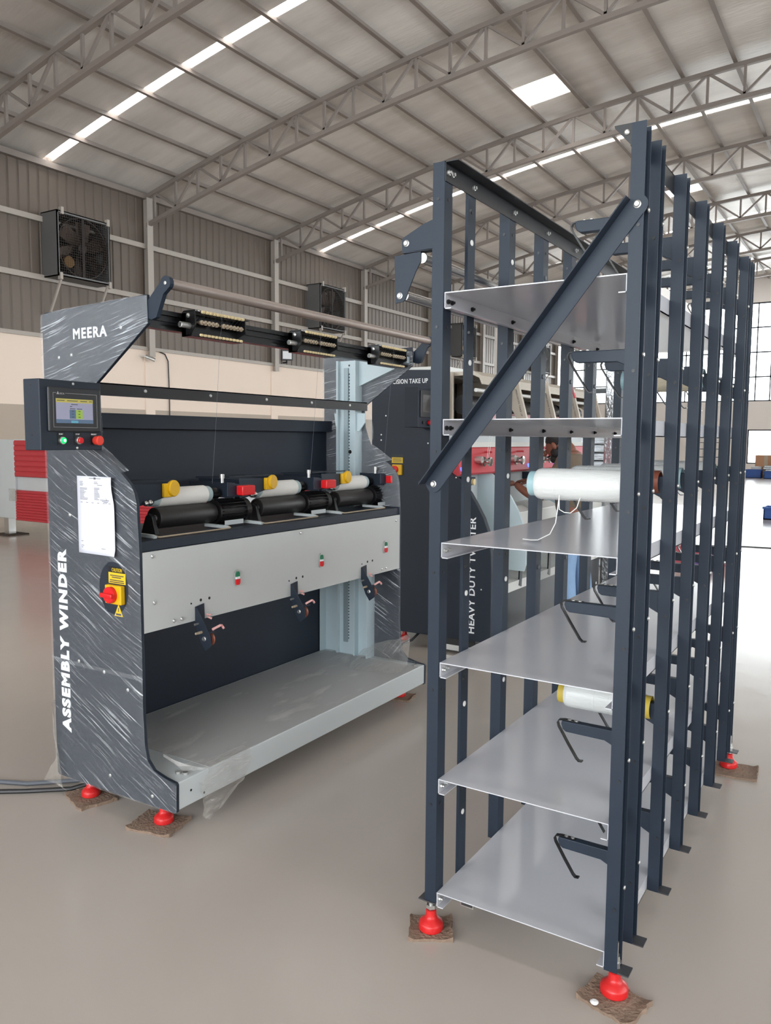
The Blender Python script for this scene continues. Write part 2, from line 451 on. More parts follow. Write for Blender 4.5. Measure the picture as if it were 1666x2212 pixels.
def letters(body, origin, ex, ey, length, height, parent, m='white_print', offset=0.0, name='lettering', shear=0.0, spacing=1.0):
    """text stretched into length x height, baseline start at origin"""
    mb = text_mb(body, 1.0, Matrix.Identity(4), offset=offset, shear=shear, extrude=0.001, spacing=spacing)
    xs = [v[0] for v in mb.v]; ys = [v[1] for v in mb.v]
    x0, y0 = min(xs), min(ys); sx = length/(max(xs)-x0); sy = height/(max(ys)-y0)
    M = frame(origin, ex, ey)
    mb.v = [tuple(M @ Vector(((x-x0)*sx, (y-y0)*sy, z*0.6))) for x, y, z in mb.v]
    return build(mb, name, m, parent, smooth=False, kind='stuff')

# ------------------------------------------------------------------ the hall
TR_Y = [8.6 + 4.55*k for k in range(7)]

fl = build(MB().box(HX0-0.4, HX1+0.4, HY0-0.4, HY1+0.4, -0.2, 0.0), 'floor', 'floor', smooth=False)
tag(fl, 'glossy beige epoxy floor of the factory hall', 'floor', None, 'structure')

# ceiling: arched foil-faced sheets with narrow rooflight strips and square rooflights
STRIPS = [(1.15, 1.37), (10.50, 10.72), (19.90, 20.12), (29.25, 29.47), (38.5, 38.72)]
SQUARES = [(-7.0, -6.0, 15.9, 16.87), (-6.0, -5.0, 24.6, 25.6), (-6.0, -5.0, 33.6, 34.6), (2.0, 3.0, 24.6, 25.6), (5.0, 6.0, 15.9, 16.87)]
ROOF_UP = 0.12
def roof_grid(x0, x1, y0, y1, holes, dz=0.0):
    xs = sorted(set([x0 + (x1-x0)*k/round((x1-x0)/0.5) for k in range(round((x1-x0)/0.5)+1)]))
    ys = sorted(set([y0, y1] + [v for h in holes for v in h[2:] if y0 < v < y1]))
    mb = MB(); idx = {}
    def vid(x, y):
        if (x, y) not in idx:
            idx[(x, y)] = len(mb.v); mb.v.append((x, y, zarch(x) + ROOF_UP + dz))
        return idx[(x, y)]
    for i in range(len(xs)-1):
        for j in range(len(ys)-1):
            mx_, my_ = (xs[i]+xs[i+1])/2, (ys[j]+ys[j+1])/2
            if any(h[0] < mx_ < h[1] and h[2] < my_ < h[3] for h in holes): continue
            mb.f.append((vid(xs[i], ys[j]), vid(xs[i], ys[j+1]), vid(xs[i+1], ys[j+1]), vid(xs[i+1], ys[j])))
    return mb
ceiling = thing('ceiling', (0.5, 15.7, 9.27), 'arched roof lined with silvery grey insulation foil', 'ceiling', None, 'structure')
edges = [HY0-0.3] + [v for s in STRIPS for v in s] + [HY1+0.3]
for k in range(0, len(edges), 2):
    o = build(roof_grid(-15.5, 16.5, edges[k], edges[k+1], SQUARES), 'insulation_panel', 'foil_ceiling', ceiling)
    sm = o.modifiers.new('thickness', 'SOLIDIFY'); sm.thickness = 0.03; sm.offset = 1.0 
for s in STRIPS:
    build(roof_grid(-15.5, 16.5, s[0]-0.05, s[1]+0.05, [], 0.05), 'rooflight_strip', 'skylight_sheet', ceiling)
for q in SQUARES:
    build(roof_grid(q[0]-0.05, q[1]+0.05, q[2]-0.05, q[3]+0.05, [], 0.05), 'rooflight_pane', 'skylight_sheet', ceiling)
for xi in range(-14, 16):
    mb = MB(); z = zarch(xi)
    mb.box(xi-0.025, xi+0.025, HY0, HY1, z+0.008, z+ROOF_UP-0.002)
    mb.box(xi+0.025, xi+0.055, HY0, HY1, z+0.008, z+0.014)
    build(mb, 'purlin', 'truss_paint', ceiling, smooth=False)

# trusses
TD = 0.69
def chord(dz, w, h):
    mb = MB(); n = 62
    pts = [HX0+0.05 + (HX1-HX0-0.1)*k/n for k in range(n+1)]
    vs = []; fs = []
    for x in pts:
        z = zarch(x) + dz
        vs += [(x, -w/2, z-h/2), (x, w/2, z-h/2), (x, w/2, z+h/2), (x, -w/2, z+h/2)]
    for i in range(n):
        for k in range(4):
            l = (k+1) % 4; fs.append((i*4+k, (i+1)*4+k, (i+1)*4+l, i*4+l))
    fs += [(0, 1, 2, 3), (n*4+3, n*4+2, n*4+1, n*4)]
    return mb._add(vs, fs)
def web_bars(xlim):
    bars = []; p = 0.70; n = int((HX1-HX0)/p)
    for k in range(n):
        x = HX0 + 0.3 + k*p
        if x + p > xlim: break
        t = lambda xx: Vector((xx, 0, zarch(xx)-0.05)); b = lambda xx: Vector((xx, 0, zarch(xx)-TD+0.05))
        bars.append((t(x), b(x)))
        bars.append((t(x), b(x+p)) if k % 2 == 0 else (b(x), t(x+p)))
    return bars
TRN = ['nearest arched lattice roof truss crossing the top left corner',
       'arched roof truss one bay beyond the nearest one',
       'third arched roof truss, passing above the square rooflight',
       'fourth arched roof truss, meeting the wall beside the second exhaust fan',
       'fifth arched roof truss from the camera',
       'sixth arched roof truss from the camera',
       'last arched roof truss before the glazed end wall']
chord_top = chord_bot = None
for i, y in enumerate(TR_Y):
    t = thing('roof_truss', (0.5, y, 7.0), TRN[i], 'roof truss', 'arched lattice roof trusses')
    if chord_top is None:
        chord_top = build(chord(-0.05, 0.09, 0.09).move((0, y, 0)), 'top_chord', 'truss_paint', t, smooth=False)
        chord_bot = build(chord(-TD, 0.09, 0.09).move((0, y, 0)), 'bottom_chord', 'truss_paint', t, smooth=False)
    else:
        share(chord_top, 'top_chord', t, (0, 0, 0)); share(chord_bot, 'bottom_chord', t, (0, 0, 0))
    if i < 4:
        for a, b in web_bars([0.5, 1.5, 3, 5][i]):
            build(MB().bar(a, b, 0.05, 0.05, (0, 1, 0)).move((0, y, 0)), 'web_bar', 'truss_paint', t, smooth=False)
        mb = MB()
        for a, b in web_bars(99):
            if a.x > [0.5, 1.5, 3, 5][i] - 0.75: mb.bar(a, b, 0.05, 0.05, (0, 1, 0))
        build(mb.move((0, y, 0)), 'far_web', 'truss_paint', t, smooth=False, kind='stuff')
    else:
        mb = MB()
        for a, b in web_bars(99): mb.bar(a, b, 0.05, 0.05, (0, 1, 0))
        build(mb.move((0, y, 0)), 'web', 'truss_paint', t, smooth=False, kind='stuff')

# left wall
wl = thing('wall_left', (HX0, 15.7, 0), 'plastered wall with corrugated grey sheeting above', 'wall', None, 'structure')
build(MB().box(HX0-0.3, HX0, HY0, HY1, 0, 2.2), 'dado', 'wall_dado', wl, smooth=False)
build(MB().box(HX0-0.3, HX0, HY0, HY1, 2.2, 3.62), 'plaster', 'wall_cream', wl, smooth=False)
def sheet_mb(y0, y1, z0, z1):
    p = 0.25; n = round((y1-y0)/p); prof = []
    st = (y1-y0)/n
    for k in range(n):
        y = y0 + k*st
        prof += [(0.0, y), (0.0, y+st*0.72), (-0.022, y+st*0.80), (-0.022, y+st*0.92)]
    prof.append((0.0, y1))
    mb = MB(); m = len(prof)
    vs = [(HX0-0.06+d, y, z0) for d, y in prof] + [(HX0-0.06+d, y, z1) for d, y in prof]
    fs = [(i, i+1, m+i+1, m+i) for i in range(m-1)]
    return mb._add(vs, [f[::-1] for f in fs])
COLY = [8.6 + 4.55*k for k in range(-3, 8)]
first = None
y = COLY[0] - 4.55
while y < HY1 - 0.5:
    for k in range(4):
        if y + k*1.1375 < HY0: continue
        if first is None:
            ystart = y + k*1.1375
            first = build(sheet_mb(ystart, ystart+1.1375, 3.6, 7.32), 'wall_sheet', 'sheet_grey', wl, smooth=False)
        else:
            share(first, 'wall_sheet', wl, (0, y + k*1.1375 - ystart, 0))
    y += 4.55
build(MB().box(HX0-0.16, HX0-0.12, HY0-0.3, HY1+0.3, 3.5, 7.4), 'sheet_backing', 'sheet_grey', wl, smooth=False)
for z in (6.0, 4.82):
    mb = MB().box(HX0-0.05, HX0+0.03, HY0, HY1, z-0.05, z+0.05).box(HX0+0.03, HX0+0.036, HY0, HY1, z-0.05, z+0.06)
    build(mb, 'girt', 'girt_paint', wl, smooth=False)
build(MB().box(HX0-0.05, HX0+0.05, HY0, HY1, 3.60, 3.68), 'sill_rail', 'girt_paint', wl, smooth=False)
build(MB().box(HX0-0.1, HX0+0.06, HY0, HY1, 7.08, 7.2), 'eave_beam', 'truss_paint', wl, smooth=False)
for y in COLY:
    if y < 0: continue
    mb = MB().box(HX0-0.05, HX0+0.12, y-0.03, y+0.03, 3.45, 7.1).box(HX0+0.12, HX0+0.135, y-0.085, y+0.085, 3.45, 7.1)
    build(mb, 'column', 'girt_paint', wl, smooth=False)
    build(MB().box(HX0, HX0+0.03, y-0.14, y+0.14, 0, 3.45), 'pier', 'wall_cream', wl, smooth=False)

# end wall with tall glazing
wb = thing('wall_back', (0.5, HY1, 0), 'cream end wall below tall white-bright glazing', 'wall', None, 'structure')
mb = MB().box(HX0, -5.6, HY1, HY1+0.3, 0, 3.39).box(-5.6, -0.6, HY1, HY1+0.3, 0, 0.5).box(-5.6, HX1, HY1, HY1+0.3, 2.09, 3.39).box(-0.6, HX1, HY1, HY1+0.3, 0, 2.09)
build(mb, 'plaster', 'wall_white', wb, smooth=False)
WGR = [(-14.7, -9.3, 6.9), (-9.1, -3.5, 7.9), (-3.3, 2.3, 8.4), (2.5, 8.1, 8.2), (8.3, 12.1, 7.8), (12.4, 15.6, 6.9)]
for a, b, zt in WGR:
    mb = MB()
    n = 8; poly = [(a-0.15, zt)] + [(b+0.15, zt)] + [(b+0.15 - (b-a+0.3)*k/n, zarch(b+0.15 - (b-a+0.3)*k/n)+0.14) for k in range(n+1)]
    mb.prism(poly, 'y', HY1, HY1+0.2)
    build(mb, 'gable_panel', 'wall_white', wb, smooth=False)
for x in [HX0-0.1] + [(WGR[k][1]+WGR[k+1][0])/2 for k in range(5)] + [HX1]:
    build(MB().box(x-0.12, x+0.12, HY1, HY1+0.25, 3.39, zarch(x)+0.1), 'pilaster', 'wall_white', wb, smooth=False)
WN = ['tall gridded end-wall window next to the corrugated wall', 'tall gridded end-wall window showing at the right picture edge',
      'end-wall window right of the frame', 'end-wall window', 'end-wall window', 'end-wall window by the right corner']
def window(idx, a, b, z0, z1, y, cols, rows, label, panes):
    w = thing('window_%d' % idx, ((a+b)/2, y, z0), label, 'window', None, 'structure')
    fr = MB().box(a, b, y-0.03, y+0.05, z0, z0+0.06).box(a, b, y-0.03, y+0.05, z1-0.06, z1).box(a, a+0.06, y-0.03, y+0.05, z0, z1).box(b-0.06, b, y-0.03, y+0.05, z0, z1)
    build(fr, 'window_frame', 'window_frame', w, smooth=False)
    for k in range(1, rows):
        z = z0 + (z1-z0)*k/rows
        build(MB().box(a, b, y-0.03, y+0.03, z-0.03, z+0.03), 'glazing_bar', 'window_frame', w, smooth=False)
    for k in range(1, cols):
        x = a + (b-a)*k/cols
        build(MB().box(x-0.026, x+0.026, y-0.03, y+0.03, z0, z1), 'glazing_bar', 'window_frame', w, smooth=False)
    if panes:
        p0 = None
        for i in range(cols):
            for j in range(rows):
                dx, dz = (b-a)/cols, (z1-z0)/rows
                if p0 is None: p0 = build(MB().box(a+0.02, a+dx-0.02, y+0.002, y+0.008, z0+0.02, z0+dz-0.02), 'pane', 'glass', w, smooth=False)
                else: share(p0, 'pane', w, (i*dx, 0, j*dz))
    else:
        build(MB().box(a, b, y+0.002, y+0.008, z0, z1), 'pane', 'glass', w, smooth=False)
    return w
for i, (a, b, zt) in enumerate(WGR):
    window(i+1, a, b, 3.39, zt, HY1+0.1, 9 if i < 2 else 4, 4, WN[i], i < 2)
window(7, -5.6, -0.6, 0.5, 2.09, HY1+0.1, 4, 1, 'low bright window at floor level of the end wall', True)

# walls out of frame: right wall and wall behind the camera, openings added and sized for daylight
wr = thing('wall_right', (HX1, 15.7, 0), 'unseen right wall, its long window band sized for the light', 'wall', None, 'structure')
build(MB().box(HX1, HX1+0.3, HY0, HY1, 0, 3.2).box(HX1, HX1+0.3, HY0, HY1, 6.6, 7.5), 'plaster', 'wall_cream', wr, smooth=False)
for k in range(12):
    y = HY0 + (HY1-HY0)*k/11
    build(MB().box(HX1, HX1+0.25, y-0.2, y+0.2, 3.2, 6.6), 'pilaster', 'wall_cream', wr, smooth=False)
build(MB().box(HX1+0.1, HX1+0.106, HY0, HY1, 3.2, 6.6), 'pane', 'glass', wr, smooth=False)
wf = thing('wall_front', (0.5, HY0, 0), 'unseen wall behind the camera, its doorway and glazing sized for the light', 'wall', None, 'structure')
mb = MB()
for x0, x1, z0, z1 in ((HX0, -11, 0, 7.3), (-11, 12, 5.7, 9.4), (12, HX1, 0, 7.3), (-11, -3, 0, 2.4), (4, 12, 0, 2.4), (-3.6, -3, 2.4, 5.7), (4, 4.6, 2.4, 5.7)):
    mb.box(x0, x1, HY0-0.3, HY0, z0, z1)
build(mb, 'plaster', 'wall_cream', wf, smooth=False)
for x0, x1 in ((-11, -3.6), (-3, 4), (4.6, 12)):
    build(MB().box(x0, x1, HY0-0.15, HY0-0.144, 2.4, 5.7), 'pane', 'glass', wf, smooth=False)

# canopy slab under the end windows
cz = 5.80
cn = thing('canopy_slab', (-8.6, 33, cz), 'pale overhead canopy slab in front of the end windows', 'canopy', None, 'structure')
build(MB().box(-11.6, -6.1, 25.0, HY1, cz, cz+0.12), 'soffit', 'canopy_white', cn, smooth=False)
build(MB().box(-6.12, -6.05, 25.0, HY1, cz-0.05, cz+0.42), 'fascia', 'canopy_white', cn, smooth=False)
for y in (25.2, 32.0):
    build(MB().box(-11.55, -11.35, y, y+0.2, 0, cz), 'canopy_post', 'canopy_white', cn, smooth=False)

# ------------------------------------------------------------------ exhaust fans
def exhaust_fan(y0, label):
    f = thing('exhaust_fan', (-14.75, y0+0.65, 4.82), label, 'fan', 'square exhaust fans on the corrugated wall')
    xb, xf, y1, z0, z1 = HX0-0.02, -14.5, y0+1.3, 4.83, 6.14
    mb = MB().box(xb, xf, y0, y0+0.02, z0, z1).box(xb, xf, y1-0.02, y1, z0, z1).box(xb, xf, y0, y1, z1-0.02, z1).box(xb, xf, y0, y1, z0, z0+0.02)
    mb.box(xf-0.02, xf, y0, y1, z1-0.05, z1).box(xf-0.02, xf, y0, y1, z0, z0+0.05).box(xf-0.02, xf, y0, y0+0.04, z0, z1).box(xf-0.02, xf, y1-0.04, y1, z0, z1)
    build(mb, 'housing', 'fan_housing', f, smooth=False)
    yc, zc = (y0+y1)/2, (z0+z1)/2
    build(MB().box(xb+0.005, xb+0.02, y0+0.02, y1-0.02, z0+0.02, z1-0.02), 'back_plate', 'fan_dark', f, smooth=False)
    for k in range(11):
        z = z0 + 0.10 + k*0.11
        build(MB().prism([(xb+0.03, z), (xb+0.10, z+0.05), (xb+0.104, z+0.045), (xb+0.034, z-0.005)], 'y', y0+0.03, y1-0.03), 'shutter_slat', 'fan_dark', f, smooth=False)
    ring = MB(); n = 36
    vs = []; fs = []
    for k in range(n):
        a = 2*math.pi*k/n
        for r, x in ((0.60, xf-0.18), (0.60, xf-0.05), (0.62, xf-0.05), (0.62, xf-0.18)):
            vs.append((x, yc+r*math.cos(a), zc+r*math.sin(a)))
    for k in range(n):
        l = (k+1) % n
        for j in range(4):
            fs.append((k*4+j, k*4+(j+1) % 4, l*4+(j+1) % 4, l*4+j))
    ring._add(vs, fs); build(ring, 'venturi_ring', 'fan_dark', f)
    for k in range(6):
        a0 = 2*math.pi*k/6 + 0.25; bl = MB(); vs = []; fs = []
        for j in range(5):
            r = 0.10 + 0.47*j/4; wd = 0.16 + 0.14*j/4
            a = a0 + 0.15*j/4
            for sgn in (-1, 1):
                da = sgn*wd/(2*r) if r > 0.12 else sgn*0.5
                vs.append((xf-0.14 - sgn*0.05, yc + r*math.cos(a+da), zc + r*math.sin(a+da)))
        for j in range(4): fs.append((j*2, j*2+1, j*2+3, j*2+2))
        bl._add(vs, fs); build(bl, 'blade', 'fan_blade', f)
    build(MB().cyl((xf-0.2, yc, zc), (xf-0.06, yc, zc), 0.10, 20), 'hub', 'fan_dark', f)
    gd = MB()
    for q in range(1, 26):
        gd.box(xf-0.012, xf-0.009, y0+q*0.05-0.003, y0+q*0.05+0.003, z0+0.04, z1-0.04)
        gd.box(xf-0.012, xf-0.009, y0+0.04, y1-0.04, z0+q*0.05-0.003, z0+q*0.05+0.003)
    build(gd, 'mesh_guard', 'fan_dark', f, smooth=False, kind='stuff')
    build(MB().box(xf-0.05, xf-0.03, yc-0.03, yc+0.03, z0, z1), 'support_bar', 'fan_dark', f, smooth=False)
    build(MB().cyl((xf-0.32, yc-0.32, zc-0.32), (xf-0.08, yc-0.32, zc-0.32), 0.12, 18), 'motor', 'fan_motor', f)
    for yy, zz in ((y0+0.12, z1), (y1-0.05, z1), (y0+0.06, z0), (y1-0.03, z0)):
        build(MB().box(xf-0.06, xf+0.03, yy-0.03, yy+0.03, zz-0.07, zz+0.07), 'fixing_lug', 'girt_paint', f, smooth=False)
    for yy in (y0+0.1, y1-0.06):
        build(MB().bar((xf-0.02, yy, z0), (xb+0.05, yy, z0-0.75), 0.04, 0.04), 'strut', 'girt_paint', f, smooth=False)
    return f
exhaust_fan(10.40, 'square exhaust fan high on the wall above the wrapped winder panel')
exhaust_fan(19.25, 'square exhaust fan behind the silver roller tube')
exhaust_fan(28.55, 'square exhaust fan on the wall seen just right of the front creel post')
exhaust_fan(37.0, 'farthest square exhaust fan on the corrugated wall')

# floodlight and wires on the left wall
fl_ = thing('floodlight', (HX0+0.1, 18.0, 3.75), 'small square floodlight on the sill rail under the corrugated sheets', 'floodlight')
fa = R(-38); fc = (HX0+0.20, 18.05)
build(MB().box(HX0+0.16, HX0+0.24, 17.88, 18.22, 3.78, 4.08).rot(fa, fc), 'lamp_housing', 'black_paint', fl_, 0.01)
build(MB().box(HX0+0.24, HX0+0.25, 17.92, 18.18, 3.82, 4.04).rot(fa, fc), 'lamp_lens', 'lamp_glass', fl_, smooth=False)
build(MB().box(HX0+0.06, HX0+0.20, 18.03, 18.07, 3.70, 3.74).box(HX0+0.18, HX0+0.22, 18.03, 18.07, 3.70, 3.80), 'bracket', 'black_paint', fl_, smooth=False)
sp_ = thing('wall_spotlight', (HX0+0.1, 12.9, 3.4), 'small grey spotlight bracket below the sheeting behind the winder', 'spotlight')
build(MB().cyl((HX0+0.10, 12.95, 3.44), (HX0+0.24, 13.12, 3.36), 0.05, 12), 'lamp_housing', 'zinc', sp_)
build(MB().bar((HX0, 12.9, 3.46), (HX0+0.12, 12.95, 3.44), 0.03, 0.03), 'bracket', 'zinc', sp_)
solo(MB().tube([(HX0+0.03, 13.45, 3.60), (HX0+0.03, 13.62, 3.56), (HX0+0.03, 13.72, 3.40), (HX0+0.03, 13.74, 2.6), (HX0+0.03, 13.74, 0.02)], 0.014, 6), 'wall_cable', 'cable_black', 'thin dark cable running down the cream wall', 'cable')

# ------------------------------------------------------------------ red and white packed machine far left
rm = thing('packed_machine', (-8.2, 7.8, 0), 'long pale machine with red ribbed covers standing behind the winder at left', 'machine')
RY = 7.32
build(MB().box(-12.6, -4.7, RY+0.04, RY+0.9, 0.30, 1.46), 'core', 'light_grey', rm, smooth=False)
build(MB().box(-12.8, -11.42, RY-0.01, RY+0.95, 0.27, 1.50), 'end_cover', 'light_grey', rm, 0.01, smooth=False)
def ribbed(x0, x1, z0, z1, n):
    prof = []; h = (z1-z0)/n
    for k in range(n):
        z = z0 + k*h; prof += [(RY, z), (RY-0.012, z+h*0.15), (RY-0.012, z+h*0.75), (RY, z+h*0.9)]
    prof += [(RY, z1), (RY+0.035, z1), (RY+0.035, z0)]
    return MB().prism(prof, 'x', x0, x1)
for k in range(4):
    xa, xb = -11.42 + k*1.67, -11.42 + (k+1)*1.67 - 0.01
    build(ribbed(xa, xb, 0.93, 1.49, 7), 'upper_red_cover', 'red_paint', rm, smooth=False)
    build(ribbed(xa, xb, 0.25, 0.72, 11), 'lower_red_cover', 'red_paint', rm, smooth=False)
for x in (-11.70, -8.3, -5.2):
    build(MB().box(x-0.06, x+0.06, RY-0.0, RY+0.12, 0.02, 0.30), 'leg', 'zinc', rm, smooth=False)
    build(MB().box(x-0.18, x+0.22, RY-0.12, RY+0.24, 0.0, 0.02), 'foot_plate', 'dirt', rm, smooth=False)
build(MB().box(-11.56, -11.36, RY-0.03, RY-0.025, 0.55, 0.74), 'film_band', 'film_loose', rm, smooth=False)

# ------------------------------------------------------------------ levelling feet and pads
def foot(parent, x, y, zt, z0=0.010, scale=0.84):
    s = scale
    f = build(MB().lathe((x, y, z0), (x, y, z0+1), [(0, 0.043*s), (0.003, 0.046*s), (0.019, 0.046*s), (0.024, 0.044*s), (0.034, 0.030*s), (0.040, 0.0225*s), (0.046, 0.0205*s), (0.062, 0.0195*s), (0.064, 0.016*s)], 28), 'levelling_foot', 'red_plastic', parent)
    build(MB().cyl((x, y, z0+0.065), (x, y, zt), 0.0085, 12), 'threaded_stud', 'zinc', f)
    build(MB().cyl((x, y, z0+0.068), (x, y, z0+0.080), 0.0155, 6), 'hex_nut', 'zinc', f, smooth=False)
    return f
def pad(x, y, w, d, rot, label, seed):
    rnd = random.Random(seed)
    n = 9; mb = MB(); vs = []; fs = []
    # slab with ragged edges and slightly lifted corners
    for j in range(n+1):
        for i in range(n+1):
            u, v = i/n - 0.5, j/n - 0.5
            ed = (i in (0, n)) or (j in (0, n))
            jx = rnd.uniform(-0.004, 0.004) if ed else 0; jy = rnd.uniform(-0.004, 0.004) if ed else 0
            lift = 0.010*max(0, (abs(u)*2)**4 * rnd.uniform(0.2, 1.0)) if (abs(u) > 0.4) else 0
            vs.append((x + u*w + jx, y + v*d + jy, 0.009 + lift + rnd.uniform(0, 0.001)))
    N1 = (n+1)
    top = len(vs)
    vs += [(a, b, 0.0 if k not in () else c) for k, (a, b, c) in enumerate(vs)]
    for j in range(n):
        for i in range(n):
            a = j*N1+i; fs.append((a, a+1, a+N1+1, a+N1)); fs.append((top+a+N1, top+a+N1+1, top+a+1, top+a))
    for i in range(n):
        fs.append((top+i, top+i+1, i+1, i)); k = n*N1+i; fs.append((k, k+1, top+k+1, top+k))
        a, b = i*N1, (i+1)*N1; fs.append((a, b, top+b, top+a)); a, b = i*N1+n, (i+1)*N1+n; fs.append((top+a, top+b, b, a))
    mb._add(vs, fs); mb.rot(rot, (x, y))
    return solo(mb, 'cardboard_pad', 'cardboard', label, 'cardboard', 'torn cardboard pads under the machine feet')

# ------------------------------------------------------------------ yarn creel
CX = thing('yarn_creel', (-0.86, 3.03, 0), 'tall dark blue-grey steel creel rack with pale shelves', 'creel rack')
PY = [2.235 + 0.3125*k for k in range(6)]
RX0, RX1 = -0.588, -0.552
LX0, LX1 = -1.158, -1.120
ZT = 2.345
def post_right(y0, zb=0.088):
    t = 0.003; mb = MB()
    prof = [(RX0, y0), (RX1, y0), (RX1, y0+t), (RX0+t, y0+t), (RX0+t, y0+0.05-t), (RX1, y0+0.05-t), (RX1, y0+0.05), (RX0, y0+0.05)]
    mb.prism(prof, 'z', zb, ZT)
    p = build(mb, 'post', 'anthracite', CX, smooth=False)
    build(MB().box(RX0+0.004, RX1+0.03, y0+0.006, y0+0.052, zb-0.004, zb), 'base_tab', 'tab_grey', p, smooth=False)
    bo = MB()
    for k in range(6):
        z = 0.27 + 0.3645*k
        bo.cyl((RX1-0.012, y0-0.0015, z), (RX1-0.012, y0, z), 0.0045, 10)
    build(bo, 'hole_mark', 'black_paint', p, kind='stuff')
    bo = MB()
    for k in range(6):
        z = 0.315 + 0.3645*k
        bo.lathe((RX1-0.002, y0+0.047, z), (RX1+0.01, y0+0.047, z), [(0, 0.006), (0.003, 0.006), (0.005, 0.004)], 10)
    build(bo, 'bolt_head', 'zinc', p, kind='stuff')
    return p
def post_left(y0, zb=0.105, LX0=LX0):
    t = 0.003; mb = MB()
    prof = [(LX1, y0), (LX1, y0+0.05), (LX0, y0+0.05), (LX0, y0+0.05-t), (LX1-t, y0+0.05-t), (LX1-t, y0+t), (LX0, y0+t), (LX0, y0)]
    mb.prism(prof, 'z', zb, ZT)
    p = build(mb, 'post', 'anthracite', CX, smooth=False)
    bo = MB()
    for k in range(6):
        bo.cyl((LX0+0.018, y0-0.0015, 0.42+0.3645*k), (LX0+0.018, y0, 0.42+0.3645*k), 0.0045, 10)
        bo.cyl((LX1, y0+0.025, 0.42+0.3645*k), (LX1+0.0012, y0+0.025, 0.42+0.3645*k), 0.0045, 10)
    build(bo, 'hole_mark', 'black_paint', p, kind='stuff')
    return p
post_right(2.080); post_left(2.080)
build(MB().box(LX0-0.022, LX1, 2.078, 2.128, 0.100, 0.104), 'base_tab', 'tab_grey', CX, smooth=False)
for y in PY:
    post_right(y)
    if y > 3.7: continue
    q = post_left(y, LX0=LX1-0.010 if y < 2.3 else LX0)
    for k in range(6):
        z = 0.33 + 0.3645*k
        if k in (0, 1, 2, 3, 4, 5):
            build(MB().lathe((LX1, y+0.025, z), (LX1+0.02, y+0.025, z), [(0, 0.009), (0.002, 0.009), (0.003, 0.007), (0.0032, 0.003)], 16), 'ceramic_eyelet', 'white_bobbin' if y < 2.7 else 'cable_grey', q)
post_right(3.93); post_left(3.93)
# shelves
for k in range(6):
    z = 0.137 + 0.368*k; t = 0.003
    y0, y1 = 2.086, 3.985
    s = build(MB().box(-1.119, -0.589, y0, y1, z-t, z), 'shelf', 'shelf_grey', CX, smooth=False)
    build(MB().box(-1.119, -1.116, y0, y1, z-0.048, z-t).box(-1.119, -1.097, y0, y1, z-0.048, z-0.045), 'shelf_lip', 'shelf_grey', s, smooth=False)
    build(MB().box(-0.592, -0.589, y0, y1, z-0.048, z-t).box(-0.611, -0.589, y0, y1, z-0.048, z-0.045), 'shelf_lip', 'shelf_grey', s, smooth=False)
    bo = MB()
    for yy in [2.10, 2.125] + [p+0.025 for p in PY]:
        bo.lathe((-1.116, yy, z-0.026), (-1.10, yy, z-0.026), [(0, 0.007), (0.006, 0.007), (0.007, 0.004), (0.012, 0.004)], 8)
    build(bo, 'bolt', 'black_metal' if k > 3 else 'zinc', s, kind='stuff')
build(MB().prism([(-1.07, 0.075), (-1.03, 0.075), (-1.03, 0.09), (-1.027, 0.09), (-1.027, 0.072), (-1.073, 0.072), (-1.073, 0.09), (-1.07, 0.09)], 'y', 2.16, 2.40), 'underside_channel', 'zinc', CX, smooth=False)
# top rails
for sx, xa in ((1, LX1), (-1, RX0)):
    r = build(MB().box(xa, xa+sx*0.003, 2.082, 3.985, ZT-0.055, ZT).box(xa, xa+sx*0.042, 2.082, 3.985, ZT-0.003, ZT), 'top_rail', 'black_paint', CX, smooth=False)
    bo = MB()
    for yy in [2.095, 2.118] + [p+0.025 for p in PY]:
        bo.lathe((xa+sx*0.003, yy, ZT-0.03), (xa+sx*0.1, yy, ZT-0.03), [(0, 0.008), (0.006, 0.008), (0.007, 0.005), (0.012, 0.005)], 10)
    build(bo, 'bolt', 'zinc', r, kind='stuff')
g = build(MB().prism([(RX0, ZT), (RX0-0.045, ZT), (RX0-0.042, ZT-0.008), (RX0, ZT-0.055)], 'y', 2.080, 2.083), 'corner_gusset', 'black_paint', CX, smooth=False)
build(MB().lathe((RX0-0.012, 2.080, ZT-0.022), (RX0-0.012, 2.0, ZT-0.022), [(0, 0.007), (0.004, 0.007), (0.006, 0.004)], 10), 'bolt', 'zinc', g)
# diagonal brace: an angle bar bolted across the front
a = Vector((-1.142, 2.079, 1.417)); b = Vector((-0.567, 2.079, 2.142)); d = (b-a).normalized(); nrm = Vector((-d.z, 0, d.x))
hw = 0.026
def ring_pts(c, sgn):
    out = []
    for k in range(9):
        th = math.pi*k/8
        out.append(c + nrm*(-hw*math.cos(th))*sgn + d*(hw*math.sin(th))*sgn)
    return out
pts = ring_pts(b, 1) + ring_pts(a, -1)
br = build(MB().prism([(p.x, p.z) for p in pts], 'y', 2.075, 2.079), 'diagonal_brace', 'anthracite', CX, smooth=False)
w0 = a + nrm*hw - d*0.02; w1 = b + nrm*hw + d*0.0
build(MB().prism([(p.x, p.z) for p in (w0 - nrm*0.003, w1 - nrm*0.003, w1, w0)], 'y', 2.038, 2.077), 'brace_flange', 'anthracite_dark', br, smooth=False)
for c in (a, b):
    build(MB().lathe((c.x, 2.075, c.z), (c.x, 2.0, c.z), [(0, 0.010), (0.002, 0.010), (0.003, 0.0075), (0.007, 0.006)], 14), 'bolt', 'zinc', br)
